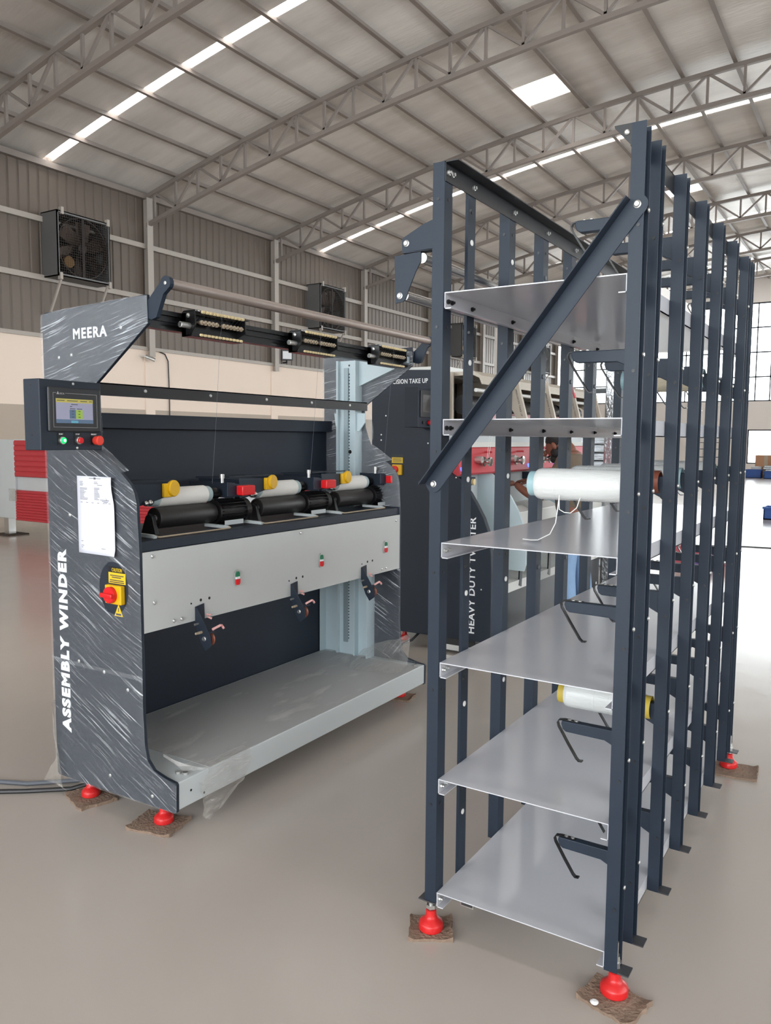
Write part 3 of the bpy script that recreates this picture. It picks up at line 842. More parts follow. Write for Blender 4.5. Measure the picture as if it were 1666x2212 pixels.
# guide-tube brackets at the upper left
for y0 in (2.088, 3.95):
    bk = build(MB().prism([(-1.162, 2.19), (-1.195, 2.18), (-1.262, 2.150), (-1.267, 2.142), (-1.265, 2.107), (-1.16, 2.105)], 'y', y0, y0+0.004), 'tube_bracket', 'anthracite', CX, smooth=False)
    build(MB().box(-1.265, -1.16, y0, y0+0.03, 2.104, 2.107), 'bracket_fold', 'anthracite_dark', bk, smooth=False)
    build(MB().prism([(-1.295, 2.100), (-1.204, 2.104), (-1.205, 2.074), (-1.222, 2.045), (-1.258, 1.968), (-1.264, 1.963), (-1.290, 1.960)], 'y', y0+0.004, y0+0.008), 'hanger_plate', 'anthracite', bk, smooth=False)
    for x, z in ((-1.251, 2.132), (-1.275, 1.981)):
        build(MB().lathe((x, y0+(0.0 if z > 2.1 else 0.004), z), (x, 0, z), [(0, 0.010), (0.002, 0.010), (0.003, 0.007), (0.006, 0.006)], 14), 'bolt', 'zinc', bk)
for x, z in ((-1.262, 1.981), (-1.20, 2.085)):
    build(MB().cyl((x, 2.096, z), (x, 3.95, z), 0.015, 16), 'guide_tube', 'steel', CX)
# spool arms with spring clips
ARMZ = [0.345 + 0.3645*k for k in range(6)]
arm0 = clip0 = scr0 = None
for pi, y in enumerate(PY):
    for k, z in enumerate(ARMZ):
        if arm0 is None:
            prof = [(-0.785, z), (-0.588, z), (-0.588, z-0.070), (-0.612, z-0.058), (-0.635, z-0.043), (-0.655, z-0.034), (-0.772, z-0.032), (-0.782, z-0.025), (-0.787, z-0.010)]
            arm0 = build(MB().prism(prof, 'y', y+0.008, y+0.034), 'spool_arm', 'anthracite', CX, 0.002, smooth=False)
            path = [(-0.735, z+0.002), (-0.780, z+0.003), (-0.797, z+0.000), (-0.803, z-0.010), (-0.800, z-0.022), (-0.770, z-0.070), (-0.742, z-0.112), (-0.734, z-0.119), (-0.722, z-0.118)]
            mb = MB(); th = 0.0035
            up = []
            for i, p in enumerate(path):
                p0 = Vector(path[max(0, i-1)]); p1 = Vector(path[min(len(path)-1, i+1)]); t_ = (p1-p0).normalized(); up.append((p[0]-t_.y*th, p[1]+t_.x*th))
            n = len(path)
            vs = []
            for yy in (y+0.014, y+0.028):
                vs += [(p[0], yy, p[1]) for p in path] + [(p[0], yy, p[1]) for p in up]
            fs = []
            for i in range(n-1):
                fs += [(i, i+1, n+i+1, n+i), (3*n+i, 3*n+i+1, 2*n+i+1, 2*n+i), (i+1, i, 2*n+i, 2*n+i+1), (n+i, n+i+1, 3*n+i+1, 3*n+i)]
            fs += [(0, n, 3*n, 2*n), (n-1, 2*n+n-1, 3*n+n-1, n+n-1)]
            clip0 = build(mb._add(vs, fs), 'spring_clip', 'black_metal', arm0)
            scr0 = build(MB().lathe((-0.745, y+0.021, z), (-0.745, y+0.021, z+1), [(0, 0.006), (0.004, 0.006), (0.006, 0.003)], 8).lathe((-0.765, y+0.021, z), (-0.765, y+0.021, z+1), [(0, 0.006), (0.004, 0.006), (0.006, 0.003)], 8), 'clip_screw', 'zinc', arm0)
            base = Vector((0, y, z))
        else:
            off = Vector((0, y, z)) - base
            aa = share(arm0, 'spool_arm', CX, off)
            md = aa.modifiers.new('bevel', 'BEVEL'); md.width = 0.002; md.segments = 2; md.limit_method = 'ANGLE'
            share(clip0, 'spring_clip', aa, (0, 0, 0)); share(scr0, 'clip_screw', aa, (0, 0, 0))
foot(CX, -1.140, 2.090, 0.128); foot(CX, -0.566, 2.112, 0.16); foot(CX, -0.560, 3.957, 0.16); foot(CX, -1.140, 3.957, 0.128)
for x, y in ((-0.566, 2.112), (-0.560, 3.957)):
    build(MB().cyl((x, y, 0.088), (x, y, 0.102), 0.015, 6).cyl((x, y, 0.102), (x, y, 0.106), 0.017, 16).cyl((x, y, 0.106), (x, y, 0.122), 0.0145, 6), 'lock_nut', 'zinc', CX, smooth=False)
pad(-1.143, 2.095, 0.135, 0.125, 0.5, 'torn cardboard square under the front left creel foot', 3)
pad(-0.560, 2.085, 0.165, 0.125, -0.22, 'curled cardboard square under the front right creel foot', 5)
pad(-0.53, 3.93, 0.20, 0.17, 0.1, 'cardboard square under the far right creel foot', 8)
solo(MB().lathe((-0.598, 2.035, 0.014), (-0.598, 2.035, 1), [(0, 0.010), (0.004, 0.012), (0.008, 0.006)], 9), 'plastic_chip', 'white_print', 'small white chip lying on the curled cardboard under the red foot', 'chip')

# ------------------------------------------------------------------ spools on the creel
def spool(pi, k, yarn, tube, label, r=0.047, x0=-0.905, x1=-0.600, bare=0.022, tr=0.037):
    y = PY[pi] + 0.021; z = ARMZ[k] - 0.016 - 0.003
    L = x1 - x0
    s = thing('yarn_spool', ((x0+x1)/2, y, z), label, 'spool', 'yarn spools pushed onto the creel arms')
    # hollow tube
    vs = []; fs = []; n = 28; ri = tr-0.004
    for x, rr in ((x0, tr), (x1, tr), (x1, ri), (x0, ri)):
        for q in range(n):
            a = 2*math.pi*q/n; vs.append((x, y+rr*math.cos(a), z+rr*math.sin(a)))
    for i in range(4):
        for q in range(n):
            l = (q+1) % n; j = (i+1) % 4; fs.append((i*n+q, i*n+l, j*n+l, j*n+q))
    build(MB()._add(vs, fs), 'tube', tube, s)
    prof = []; m = 60; La = L - 2*bare
    rnd = random.Random(pi*7+k)
    for i in range(m+1):
        t = i/m; e = min(t, 1-t)
        rr = r*(1 - 0.10*math.exp(-e*40)) + 0.0005*math.sin(t*170) + rnd.uniform(-0.0003, 0.0003)
        prof.append((La*t, rr))
    vs = []; fs = []
    o = MB().lathe((x0+bare, y, z), (x1, y, z), [(0, tr*0.98)] + prof + [(La, tr*0.98)], 36, caps=False)
    build(o, 'yarn', yarn, s)
    return s
spool(0, 3, 'yarn_white', 'teal_tube', 'glossy white yarn spool on a pale blue tube nearest the camera')
spool(1, 3, 'yarn_white', 'copper_brown', 'white yarn spool right behind the nearest pale blue tube spool')
spool(2, 3, 'yarn_white', 'teal_tube', 'white yarn spool whose teal tube end shows between the creel posts')
spool(4, 3, 'yarn_white', 'teal_tube', 'farthest white yarn spool with a teal tube on the creel')
spool(1, 1, 'yarn_white', 'yellow_tube', 'white yarn spool on a yellow tube above the low shelf')
spool(3, 4, 'yarn_cream', 'teal_tube', 'cream coloured yarn spool high on the creel behind the posts')
solo(MB().tube([(-0.80, 2.21, 1.385), (-0.795, 2.20, 1.35), (-0.780, 2.20, 1.342), (-0.765, 2.21, 1.340), (-0.750, 2.22, 1.355), (-0.742, 2.225, 1.385)], 0.0014, 6), 'yarn_loop', 'cotton_white', 'short loop of white yarn hanging below the nearest spool', 'yarn')
solo(MB().tube([(-0.80, 2.212, 1.39), (-0.80, 2.20, 1.35), (-0.805, 2.20, 1.31), (-0.825, 2.21, 1.275), (-0.87, 2.23, 1.252), (-0.90, 2.25, 1.2475), (-0.93, 2.26, 1.2475)], 0.0016, 6), 'yarn_tail', 'cotton_white', 'white yarn end curving down onto the shelf below the nearest spool', 'yarn')
# ------------------------------------------------------------------ assembly winder
WX = thing('assembly_winder', (-2.6, 3.05, 0), 'dark grey winding machine with film-wrapped end panels and pale platform', 'winding machine')
NY0, NY1, FY0, FY1 = 2.05, 2.066, 3.985, 4.001
OUT = [(-2.975, 2.035), (-2.970, 2.050), (-2.955, 2.055), (-2.345, 2.076), (-2.342, 1.970), (-2.655, 1.752), (-2.672, 1.735), (-2.676, 1.70), (-2.670, 1.62), (-2.650, 1.56), (-2.628, 1.510), (-2.57, 1.450), (-2.49, 1.395), (-2.455, 1.365), (-2.435, 1.33), (-2.426, 1.29), (-2.416, 1.11), (-2.414, 0.45), (-2.408, 0.34), (-2.395, 0.285), (-2.360, 0.250), (-2.300, 0.235), (-2.242, 0.228), (-2.236, 0.220), (-2.238, 0.112), (-2.245, 0.106), (-2.960, 0.094), (-2.968, 0.105), (-2.970, 0.32)]
ep = build(MB().prism(OUT, 'y', NY0, NY1), 'end_panel', 'anthracite_dark', WX, 0.002, smooth=False)
ef = build(MB().prism(OUT, 'y', FY0, FY1), 'end_panel', 'anthracite_dark', WX, 0.004, smooth=False)
# lettering on the near panel
letters('MEERA', (-2.775, NY0-0.001, 1.937), (1, 0, 0), (0, 0, 1), 0.205, 0.042, ep, offset=0.03, spacing=1.18)
letters('ASSEMBLY WINDER', (-2.862, NY0-0.001, 0.300), (0.0, 0, 1), (-1, 0, 0.0), 0.785, 0.058, ep, offset=0.060, spacing=1.24)
bo = MB()
for x, z in ((-2.49, 1.965), (-2.87, 1.87), (-2.79, 1.876), (-2.83, 1.03+0.2), (-2.80, 0.62), (-2.64, 0.60), (-2.62, 0.17), (-2.37, 0.145), (-2.5, 0.55)):
    bo.lathe((x, NY0, z), (x, 0, z), [(0, 0.007), (0.002, 0.007), (0.004, 0.003)], 10)
build(bo, 'screw', 'zinc', ep, kind='stuff')
# warning stickers and isolator
st = build(MB().box(-2.597, -2.497, NY0-0.0015, NY0, 0.972, 1.036), 'caution_sticker', 'label_yellow', ep, smooth=False)
build(MB().box(-2.597, -2.497, NY0-0.002, NY0-0.001, 1.016, 1.038), 'sticker_header', 'black_paint', st, smooth=False)
letters('CAUTION', (-2.575, NY0-0.0025, 1.020), (1, 0, 0), (0, 0, 1), 0.060, 0.014, st, 'label_yellow')
mb = MB()
for k, (a, b) in enumerate(((0.01, 0.09), (0.02, 0.075), (0.008, 0.09), (0.006, 0.092))):
    z = 1.004 - k*0.0075 - (0.004 if k > 1 else 0); mb.box(-2.597+a, -2.597+b, NY0-0.002, NY0-0.0015, z-0.0018, z+0.0018)
build(mb, 'sticker_print', 'dark_print', st, smooth=False, kind='stuff')
sw = build(MB().box(-2.597, -2.502, NY0-0.022, NY0, 0.893, 0.968), 'isolator_plate', 'yellow_plastic', ep, 0.004, smooth=False)
kn = build(MB().lathe((-2.556, NY0-0.022, 0.931), (-2.556, 0, 0.931), [(0, 0.033), (0.014, 0.033), (0.018, 0.030), (0.019, 0.0)], 28), 'red_knob', 'red_button', sw)
build(MB().box(-2.592, -2.520, NY0-0.054, NY0-0.040, 0.922, 0.940), 'knob_handle', 'red_button', kn, 0.004)
build(MB().prism([(-2.567, 0.842), (-2.517, 0.842), (-2.542, 0.890)], 'y', NY0-0.0015, NY0), 'warning_triangle', 'label_yellow', ep, smooth=False)
build(MB().box(-2.557, -2.527, NY0-0.002, NY0-0.0015, 0.846, 0.853).box(-2.544, -2.540, NY0-0.002, NY0-0.0015, 0.860, 0.876), 'triangle_print', 'dark_print', ep, smooth=False)
# control box (turned a few degrees, front faces the aisle)
ha = R(4.5)
hd = Vector((-math.sin(ha), math.cos(ha), 0)); hn = Vector((math.cos(ha), math.sin(ha), 0))
hb = Vector((-2.606, 2.042, 1.500)) - hd*0.283      # near lower corner of the front face
def hp(u, v, w): return hb + hd*u + Vector((0, 0, 1))*v + hn*w
def hbox(u0, u1, v0, v1, w0, w1):
    vs = [hp(u, v, w) for w in (w0, w1) for u, v in ((u0, v0), (u1, v0), (u1, v1), (u0, v1))]
    return MB()._add(vs, [(3,2,1,0),(4,5,6,7),(0,1,5,4),(1,2,6,5),(2,3,7,6),(3,0,4,7)])
HB = build(hbox(0, 0.283, 0, 0.258, -0.085, 0), 'control_box', 'anthracite_dark', WX, 0.003, smooth=False)
bz = build(hbox(0.030, 0.272, 0.068, 0.232, 0, 0.010), 'screen_bezel', 'hmi_black', HB, 0.005, smooth=False)
build(hbox(0.062, 0.232, 0.100, 0.190, 0.010, 0.0105), 'screen', 'screen_lilac', HB, smooth=False)
build(hbox(0.062, 0.232, 0.176, 0.190, 0.0105, 0.011), 'screen_title_bar', 'screen_yellow', HB, smooth=False)
build(hbox(0.062, 0.232, 0.100, 0.114, 0.0105, 0.011), 'screen_foot_bar', 'screen_blue', HB, smooth=False)
build(hbox(0.152, 0.182, 0.117, 0.150, 0.0105, 0.011), 'screen_green_field', 'screen_green', HB, smooth=False)
build(hbox(0.122, 0.150, 0.117, 0.150, 0.0105, 0.011), 'screen_pale_field', 'screen_blue', HB, smooth=False)
build(hbox(0.128, 0.160, 0.101, 0.110, 0.011, 0.0115), 'screen_key', 'screen_cyan', HB, smooth=False)
mb = MB()
for u0, u1, v in ((0.066, 0.100, 0.183), (0.112, 0.160, 0.183), (0.172, 0.204, 0.183), (0.214, 0.228, 0.183), (0.130, 0.160, 0.170), (0.124, 0.134, 0.162), (0.124, 0.148, 0.154), (0.156, 0.180, 0.154), (0.132, 0.142, 0.145), (0.132, 0.140, 0.134), (0.132, 0.142, 0.123), (0.162, 0.172, 0.145), (0.162, 0.170, 0.134), (0.162, 0.172, 0.123)):
    q = hbox(u0, u1, v-0.0012, v+0.0012, 0.011, 0.0115); mb._add(q.v, q.f)
build(mb, 'screen_text', 'dark_print', HB, smooth=False, kind='stuff')
mb = MB()
for u0, u1, v0, v1 in ((0.050, 0.064, 0.2095, 0.2105), (0.104, 0.252, 0.2095, 0.2105), (0.050, 0.252, 0.0845, 0.0855), (0.050, 0.051, 0.0845, 0.2105), (0.251, 0.252, 0.0845, 0.2105)):
    q = hbox(u0, u1, v0, v1, 0.010, 0.0104); mb._add(q.v, q.f)
build(mb, 'bezel_line', 'zinc', bz, smooth=False)
tri = [hp(0.066, 0.205, 0.0103), hp(0.078, 0.205, 0.0103), hp(0.072, 0.216, 0.0103), hp(0.066, 0.205, 0.010), hp(0.078, 0.205, 0.010), hp(0.072, 0.216, 0.010)]
build(MB()._add(tri, [(0, 1, 2), (5, 4, 3), (0, 3, 4, 1), (1, 4, 5, 2), (2, 5, 3, 0)]), 'bezel_emblem', 'zinc', bz, smooth=False)
letters('DELTA', tuple(hp(0.080, 0.205, 0.0102)), hd, (0, 0, 1), 0.020, 0.006, bz, 'zinc')
for u, body, col, rr, out, nm in ((0.090, 'START', 'led_green', 0.0115, 0.014, 'green_button'), (0.166, 'STOP', 'red_button', 0.0115, 0.016, 'red_button'), (0.244, 'EMERGENCY', 'orange_red', 0.0185, 0.030, 'emergency_button')):
    pl = build(hbox(u-0.018, u+0.014, 0.020, 0.066, 0, 0.002), 'legend_plate', 'black_paint', HB, smooth=False)
    letters(body, tuple(hp(u-0.012 if u < 0.2 else u-0.017, 0.057, 0.0022)), hd, (0, 0, 1), 0.018 if u < 0.2 else 0.026, 0.005, pl)
    p0, p1 = hp(u, 0.036, 0.002), hp(u, 0.036, 0.1)
    btn = build(MB().lathe(p0, p1, [(0, 0.014), (0.008, 0.014), (0.010, 0.012)], 20), 'button_collar', 'zinc' if u < 0.2 else 'black_paint', HB)
    build(MB().lathe(p0, p1, [(0.006, rr*0.9), (out*0.6, rr*0.95), (out*0.75, rr), (out, rr), (out+0.003, rr*0.8)], 24), nm, col, HB)
    if u < 0.1: build(MB().lathe(p0, p1, [(out+0.002, 0.006), (out+0.0042, 0.005)], 16), 'button_lamp', 'led_white', HB)
mb = MB()
for u, v in ((0.150, 0.247), (0.160, 0.008), (0.276, 0.030)):
    mb.lathe(hp(u, v, 0), hp(u, v, 1), [(0, 0.005), (0.002, 0.005), (0.003, 0.003)], 10)
build(mb, 'screw', 'zinc', HB, kind='stuff')
mb = MB()
for w, v in ((-0.045, 0.235), (-0.045, 0.055)):
    c = hp(0, v, w); mb.cyl(c - hd*0.0005, c + hd*0.001, 0.003, 10)
build(mb, 'vent_hole', 'black_metal', HB, kind='stuff')
# back panel, table, rails
build(MB().box(-2.965, -2.950, NY1, FY0, 1.272, 1.655), 'back_panel', 'anthracite_dark', WX, smooth=False)
build(MB().box(-2.95, -2.905, NY1, FY0, 1.640, 1.655).box(-2.910, -2.905, NY1, FY0, 1.590, 1.640), 'back_panel_lip', 'anthracite_dark', WX, smooth=False)
build(MB().box(-2.965, -2.950, NY1, FY0, 0.20, 1.10), 'lower_back_panel', 'anthracite_dark', WX, smooth=False)
rl = build(MB().box(-2.665, -2.650, NY1, FY0, 1.715, 1.765).box(-2.70, -2.65, NY1, FY0, 1.760, 1.765), 'cross_rail', 'black_paint', WX, smooth=False)
for y in (2.30, 2.68, 3.07, 3.44, 3.80):
    build(MB().lathe((-2.65, y, 1.742), (-2.0, y, 1.742), [(0, 0.008), (0.003, 0.007), (0.005, 0.003)], 10), 'rail_screw', 'zinc', rl)
build(MB().box(-2.95, -2.425, NY1, FY0, 1.105, 1.145), 'table', 'anthracite_dark', WX, 0.002, smooth=False)
build(MB().box(-2.95, -2.44, NY1, FY0, 0.80, 0.81), 'table_underside', 'anthracite_dark', WX, smooth=False)
fp = build(MB().box(-2.424, -2.416, NY1, FY0, 0.785, 1.104), 'front_panel', 'panel_grey', WX, 0.001, smooth=False)
bo = MB()
for y, z in ((2.115, 1.085), (2.22, 0.808), (2.262, 0.808), (3.045, 1.088), (3.94, 1.075), (3.79, 0.808), (3.835, 0.808), (2.49-0.37, 0.90)):
    bo.lathe((-2.416, y, z), (-2, y, z), [(0, 0.009), (0.002, 0.009), (0.004, 0.006), (0.007, 0.005)], 10)
build(bo, 'panel_screw', 'zinc', fp, kind='stuff')
bo = MB()
for y0 in (2.37, 3.01, 3.64):
    for dy, z in ((0, 0.868), (0.05, 0.868), (-0.055, 0.862)):
        bo.cyl((-2.4162, y0+dy, z), (-2.4150, y0+dy, z), 0.0065 if dy >= 0 else 0.004, 8)
build(bo, 'panel_hole', 'black_metal', fp, kind='stuff')
for y in (2.587, 3.206, 3.819):
    def oval(h, w, x0, x1, zc):
        pts = []
        for k in range(24):
            a = 2*math.pi*k/24; pts.append((y + w*math.cos(a), zc + (h-w)*(1 if math.sin(a) > 0 else -1) + w*math.sin(a)))
        return MB().prism(pts, 'x', x0, x1)
    pb = build(oval(0.036, 0.017, -2.416, -2.408, 0.931), 'push_button', 'zinc', fp)
    build(MB().prism([(y-0.012, 0.938), (y+0.012, 0.938), (y+0.012, 0.950), (y+0.007, 0.960), (y-0.007, 0.960), (y-0.012, 0.950)], 'x', -2.408, -2.404), 'start_cap', 'green_cap', pb)
    build(MB().box(-2.408, -2.405, y-0.012, y+0.012, 0.927, 0.937), 'lens', 'white_print', pb)
    build(MB().prism([(y-0.012, 0.926), (y+0.012, 0.926), (y+0.012, 0.910), (y+0.007, 0.901), (y-0.007, 0.901), (y-0.012, 0.910)], 'x', -2.408, -2.402), 'stop_cap', 'red_button', pb)
# yarn sensor brackets under the panel
for y in (2.335, 2.965, 3.575):
    g = build(MB().prism([(y, 0.845), (y+0.050, 0.852), (y+0.052, 0.80), (y+0.052, 0.775), (y, 0.765)], 'x', -2.415, -2.411), 'sensor_bracket', 'anthracite_dark', WX, smooth=False)
    build(MB().prism([(-2.411, 0.842), (-2.405, 0.842), (-2.34, 0.745), (-2.33, 0.735), (-2.325, 0.69), (-2.36, 0.665), (-2.385, 0.70), (-2.411, 0.76)], 'y', y, y+0.004), 'side_plate', 'anthracite_dark', g, smooth=False)
    build(MB().box(-2.37, -2.33, y+0.004, y+0.05, 0.742, 0.746), 'cover_flap', 'anthracite', g, smooth=False)
    build(MB().lathe((-2.358, y+0.012, 0.712), (-2.358, y+0.2, 0.712), [(0, 0.030), (0.003, 0.030), (0.007, 0.024), (0.010, 0.024), (0.014, 0.030), (0.017, 0.030)], 24), 'guide_wheel', 'copper_brown', g)
    build(MB().lathe((-2.362, y, 0.716), (-2.362, y-0.2, 0.716), [(0, 0.010), (0.003, 0.010), (0.004, 0.007), (0.010, 0.006)], 10), 'wheel_bolt', 'zinc', g)
    build(MB().lathe((-2.378, y, 0.742), (-2.378, y-0.2, 0.742), [(0, 0.006), (0.018, 0.006), (0.019, 0.005), (0.034, 0.005)], 10), 'proximity_sensor', 'tension_beige', g)
    build(MB().cyl((-2.398, y, 0.775), (-2.398, y-0.02, 0.775), 0.005, 8), 'bracket_screw', 'zinc', g)
    build(MB().tube([(-2.40, y+0.05, 0.805), (-2.385, y+0.062, 0.803), (-2.392, y+0.05, 0.795), (-2.38, y+0.062, 0.788)], 0.005, 6), 'thread_hook', 'pink_ceramic', g)
    build(MB().tube([(-2.345, y+0.03, 0.752), (-2.34, y+0.07, 0.762), (-2.35, y+0.09, 0.757), (-2.335, y+0.085, 0.748)], 0.0055, 6), 'thread_hook', 'pink_ceramic', g)
# drive units
def unit(y0, k):
    yd0, yd1 = y0, y0+0.335
    xc, zc = -2.585, 1.212
    du = build(MB().lathe((xc, yd0, zc), (xc, yd1, zc), [(0.006, 0.030), (0.006, 0.036), (0, 0.037), (0, 0.043), (0.003, 0.0455), (0.33, 0.0455), (0.335, 0.043)], 36), 'drive_drum', 'black_rubber', WX)
    build(MB().lathe((xc, yd0-0.006, zc), (xc, yd0+0.1, zc), [(0, 0.012), (0.004, 0.014), (0.012, 0.014)], 16), 'drum_bearing', 'zinc', du)
    build(MB().prism([(xc-0.05, 1.146), (xc+0.040, 1.146), (xc+0.030, 1.18), (xc+0.020, 1.222), (xc, 1.234), (xc-0.020, 1.222)], 'y', yd0-0.028, yd0-0.008), 'drum_stand', 'black_paint', WX, 0.002, smooth=False)
    mo = MB().lathe((xc, yd1+0.004, zc), (xc, yd1+0.3, zc), [(0, 0.056), (0.012, 0.056), (0.013, 0.047), (0.19, 0.047)], 28)
    mo_ = build(mo, 'drive_motor', 'black_metal', WX)
    fins = MB()
    for q in range(20):
        a = 2*math.pi*q/20 + 0.08
        c, s_ = math.cos(a), math.sin(a)
        fins.bar((xc+c*0.052, yd1+0.02, zc+s_*0.052), (xc+c*0.052, yd1+0.175, zc+s_*0.052), 0.0035, 0.018, (c, 0, s_))
    build(fins, 'cooling_fin', 'black_metal', mo_, smooth=False, kind='stuff')
    build(MB().lathe((xc, yd1+0.18, zc), (xc, yd1+1, zc), [(0, 0.058), (0.03, 0.058), (0.045, 0.045)], 28), 'motor_cap', 'black_metal', mo_)
    build(MB().box(xc-0.04, xc+0.06, yd1+0.01, yd1+0.15, 1.146, 1.153), 'motor_foot', 'black_paint', mo_, smooth=False)
    build(MB().box(xc+0.062, xc+0.066, yd1+0.02, yd1+0.14, 1.155, 1.176), 'motor_nameplate', 'light_grey', mo_, smooth=False)
    for yy in (yd0-0.115, yd1-0.03):
        ra = build(MB().prism([(-2.60, 1.150), (-2.455, 1.147), (-2.452, 1.156), (-2.47, 1.161), (-2.60, 1.164)], 'y', yy, yy+0.014), 'rod_carrier', 'light_grey', WX, smooth=False)
    build(MB().tube([(-2.462, yd0-0.100, 1.156), (-2.448, yd0-0.100, 1.153), (-2.446, yd0-0.09, 1.152), (-2.446, yd1-0.03, 1.152), (-2.448, yd1-0.022, 1.153), (-2.462, yd1-0.02, 1.156)], 0.0035, 8), 'guide_rod', 'tension_beige', WX)
    # bobbin resting on the drum
    bx, bz_ = -2.6075, 1.2955
    tb = build(MB().lathe((bx, yd0-0.005, bz_), (bx, yd1+1, bz_), [(0, 0.024), (0, 0.036), (0.02, 0.037), (0.32, 0.037), (0.34, 0.036), (0.34, 0.024)], 28), 'bobbin_tube', 'teal_pale', WX)
    build(MB().lathe((bx, yd0+0.028, bz_), (bx, yd1+1, bz_), [(0, 0.036), (0.0, 0.0408), (0.277, 0.0408), (0.277, 0.036)], 32), 'bobbin_wind', 'white_bobbin', tb)
    build(MB().lathe((bx, yd1+0.005, bz_), (bx, yd1+1, bz_), [(0, 0.020), (0.02, 0.026), (0.05, 0.026), (0.055, 0.015)], 20), 'bobbin_centre', 'black_metal', tb)
    # cradle
    ya = NY1 + 0.002 if k == 0 else yd0-0.150
    ca = build(MB().prism([(ya, 1.268), (yd0-0.10, 1.270), (yd0+0.0, 1.290), (yd0+0.040, 1.300), (yd0+0.040, 1.355), (ya, 1.362)], 'x', -2.562, -2.556), 'cradle_arm', 'anthracite', WX, 0.002, smooth=False)
    build(MB().box(-2.82, -2.562, yd0-0.150, yd0-0.140, 1.268, 1.355), 'arm_web', 'anthracite_dark', ca, smooth=False)
    build(MB().prism([(-2.84, 1.356), (-2.62, 1.363), (-2.62, 1.368), (-2.84, 1.361)], 'y', yd0-0.15, yd0+0.16), 'cradle_cover', 'anthracite_dark', ca, smooth=False)
    kb = build(MB().box(-2.556, -2.540, yd0+0.020, yd0+0.066, 1.300, 1.358), 'knob_block', 'yellow_plastic', ca, 0.003, smooth=False)
    build(MB().lathe((-2.556, yd0+0.070, 1.336), (-2.50, yd0+0.078, 1.336), [(0, 0.031), (0.008, 0.035), (0.018, 0.035), (0.022, 0.032)], 28), 'yellow_knob', 'yellow_plastic', kb)
    build(MB().ellipsoid((-2.548, yd0-0.052, 1.283), (0.013, 0.013, 0.013), 14, 9).ellipsoid((-2.548, yd0-0.074, 1.281), (0.012, 0.012, 0.012), 12, 8), 'ball_knob', 'steel', ca)
    c2 = build(MB().prism([(yd1+0.030, 1.285), (yd1+0.125, 1.280), (yd1+0.125, 1.335), (yd1+0.030, 1.350)], 'x', -2.520, -2.512), 'cradle_arm', 'anthracite', WX, 0.002, smooth=False)
    build(MB().box(-2.80, -2.52, yd1+0.075, yd1+0.085, 1.275, 1.345), 'arm_web', 'anthracite_dark', c2, smooth=False)
    build(MB().box(-2.512, -2.470, yd1+0.085, yd1+0.170, 1.288, 1.333), 'red_grip', 'red_button', c2, 0.005)
    build(MB().cyl((-2.56, yd1+0.045, 1.345), (-2.56, yd1+0.045, 1.382), 0.008, 12).cyl((-2.56, yd1+0.045, 1.366), (-2.56, yd1+0.045, 1.385), 0.011, 12), 'set_screw', 'zinc', c2)
for k in range(3): unit(2.275 + 0.64*k, k)
# far upright and bracket
up = build(MB().box(-2.830, -2.690, 3.94, FY0, 0.226, 2.012).box(-2.830, -2.818, 3.915, 3.94, 0.226, 2.012).box(-2.702, -2.690, 3.915, 3.94, 0.226, 2.012), 'rear_upright', 'pale_blue_grey', WX, smooth=False)
build(MB().box(-2.785, -2.755, 3.930, 3.94, 0.30, 1.97), 'slotted_strip', 'sheet_cover', up, smooth=False)
mb = MB()
for k in range(88):
    z = 0.32 + k*0.0185; mb.box(-2.754, -2.748, 3.9395, 3.9405, z, z+0.008)
mb2 = mb
mb.cyl((-2.752, 3.9385, 1.985), (-2.752, 3.941, 1.985), 0.006, 8).cyl((-2.745, 3.9385, 1.47), (-2.745, 3.941, 1.47), 0.012, 12)
build(mb, 'slot', 'black_metal', up, smooth=False, kind='stuff')
build(MB().box(-2.945, -2.592, 3.955, FY0, 0.226, 1.10).box(-2.60, -2.592, 3.90, 3.955, 0.226, 1.10).box(-2.945, -2.937, 3.90, 3.955, 0.226, 1.10), 'lower_upright', 'pale_blue_grey', WX, smooth=False)
build(MB().prism([(-2.690, 2.010), (-2.36, 2.02), (-2.36, 1.985), (-2.690, 1.862)], 'y', 3.955, FY0), 'beam_bracket', 'pale_blue_grey', WX, smooth=False)
build(MB().prism([(-2.690, 1.70), (-2.632, 1.70), (-2.632, 1.645), (-2.672, 1.595), (-2.690, 1.595)], 'y', 3.93, 3.938), 'rail_plate', 'pale_blue_grey', WX, smooth=False)
build(MB().prism([(-2.855, 1.70), (-2.830, 1.70), (-2.830, 1.60), (-2.845, 1.63)], 'y', 3.93, 3.938), 'rail_plate', 'pale_blue_grey', WX, smooth=False)
# platform
pf = build(MB().box(-2.945, -2.240, NY1, FY0, 0.115, 0.226), 'platform', 'light_grey', WX, 0.004, smooth=False)
build(MB().box(-2.93, -2.244, NY1+0.17, FY0-0.06, 0.226, 0.2275), 'platform_film', 'film_brown', pf, smooth=False)
for x, y in ((-2.305, 2.125), (-2.275, 2.135), (-2.275, 3.93)):
    build(MB().cyl((x, y, 0.226), (x, y, 0.236), 0.012, 6), 'platform_bolt', 'zinc', pf, smooth=False)
build(MB().cyl((-2.241, 2.13, 0.172), (-2.2395, 2.13, 0.172), 0.005, 10).cyl((-2.241, 2.20, 0.135), (-2.2395, 2.20, 0.135), 0.005, 10), 'platform_hole', 'black_metal', pf)
for x, y in ((-2.384, 2.118), (-2.83, 2.112), (-2.41, 3.985), (-2.83, 3.985)):
    foot(WX, x, y, 0.12)
pad(-2.395, 2.10, 0.20, 0.16, 0.25, 'torn cardboard under the front foot of the winder', 11)
pad(-2.82, 2.105, 0.19, 0.16, -0.3, 'torn cardboard under the rear foot of the winder', 12)
pad(-2.40, 3.98, 0.16, 0.14, 0.2, 'dark torn cardboard under the far foot of the winder', 13)
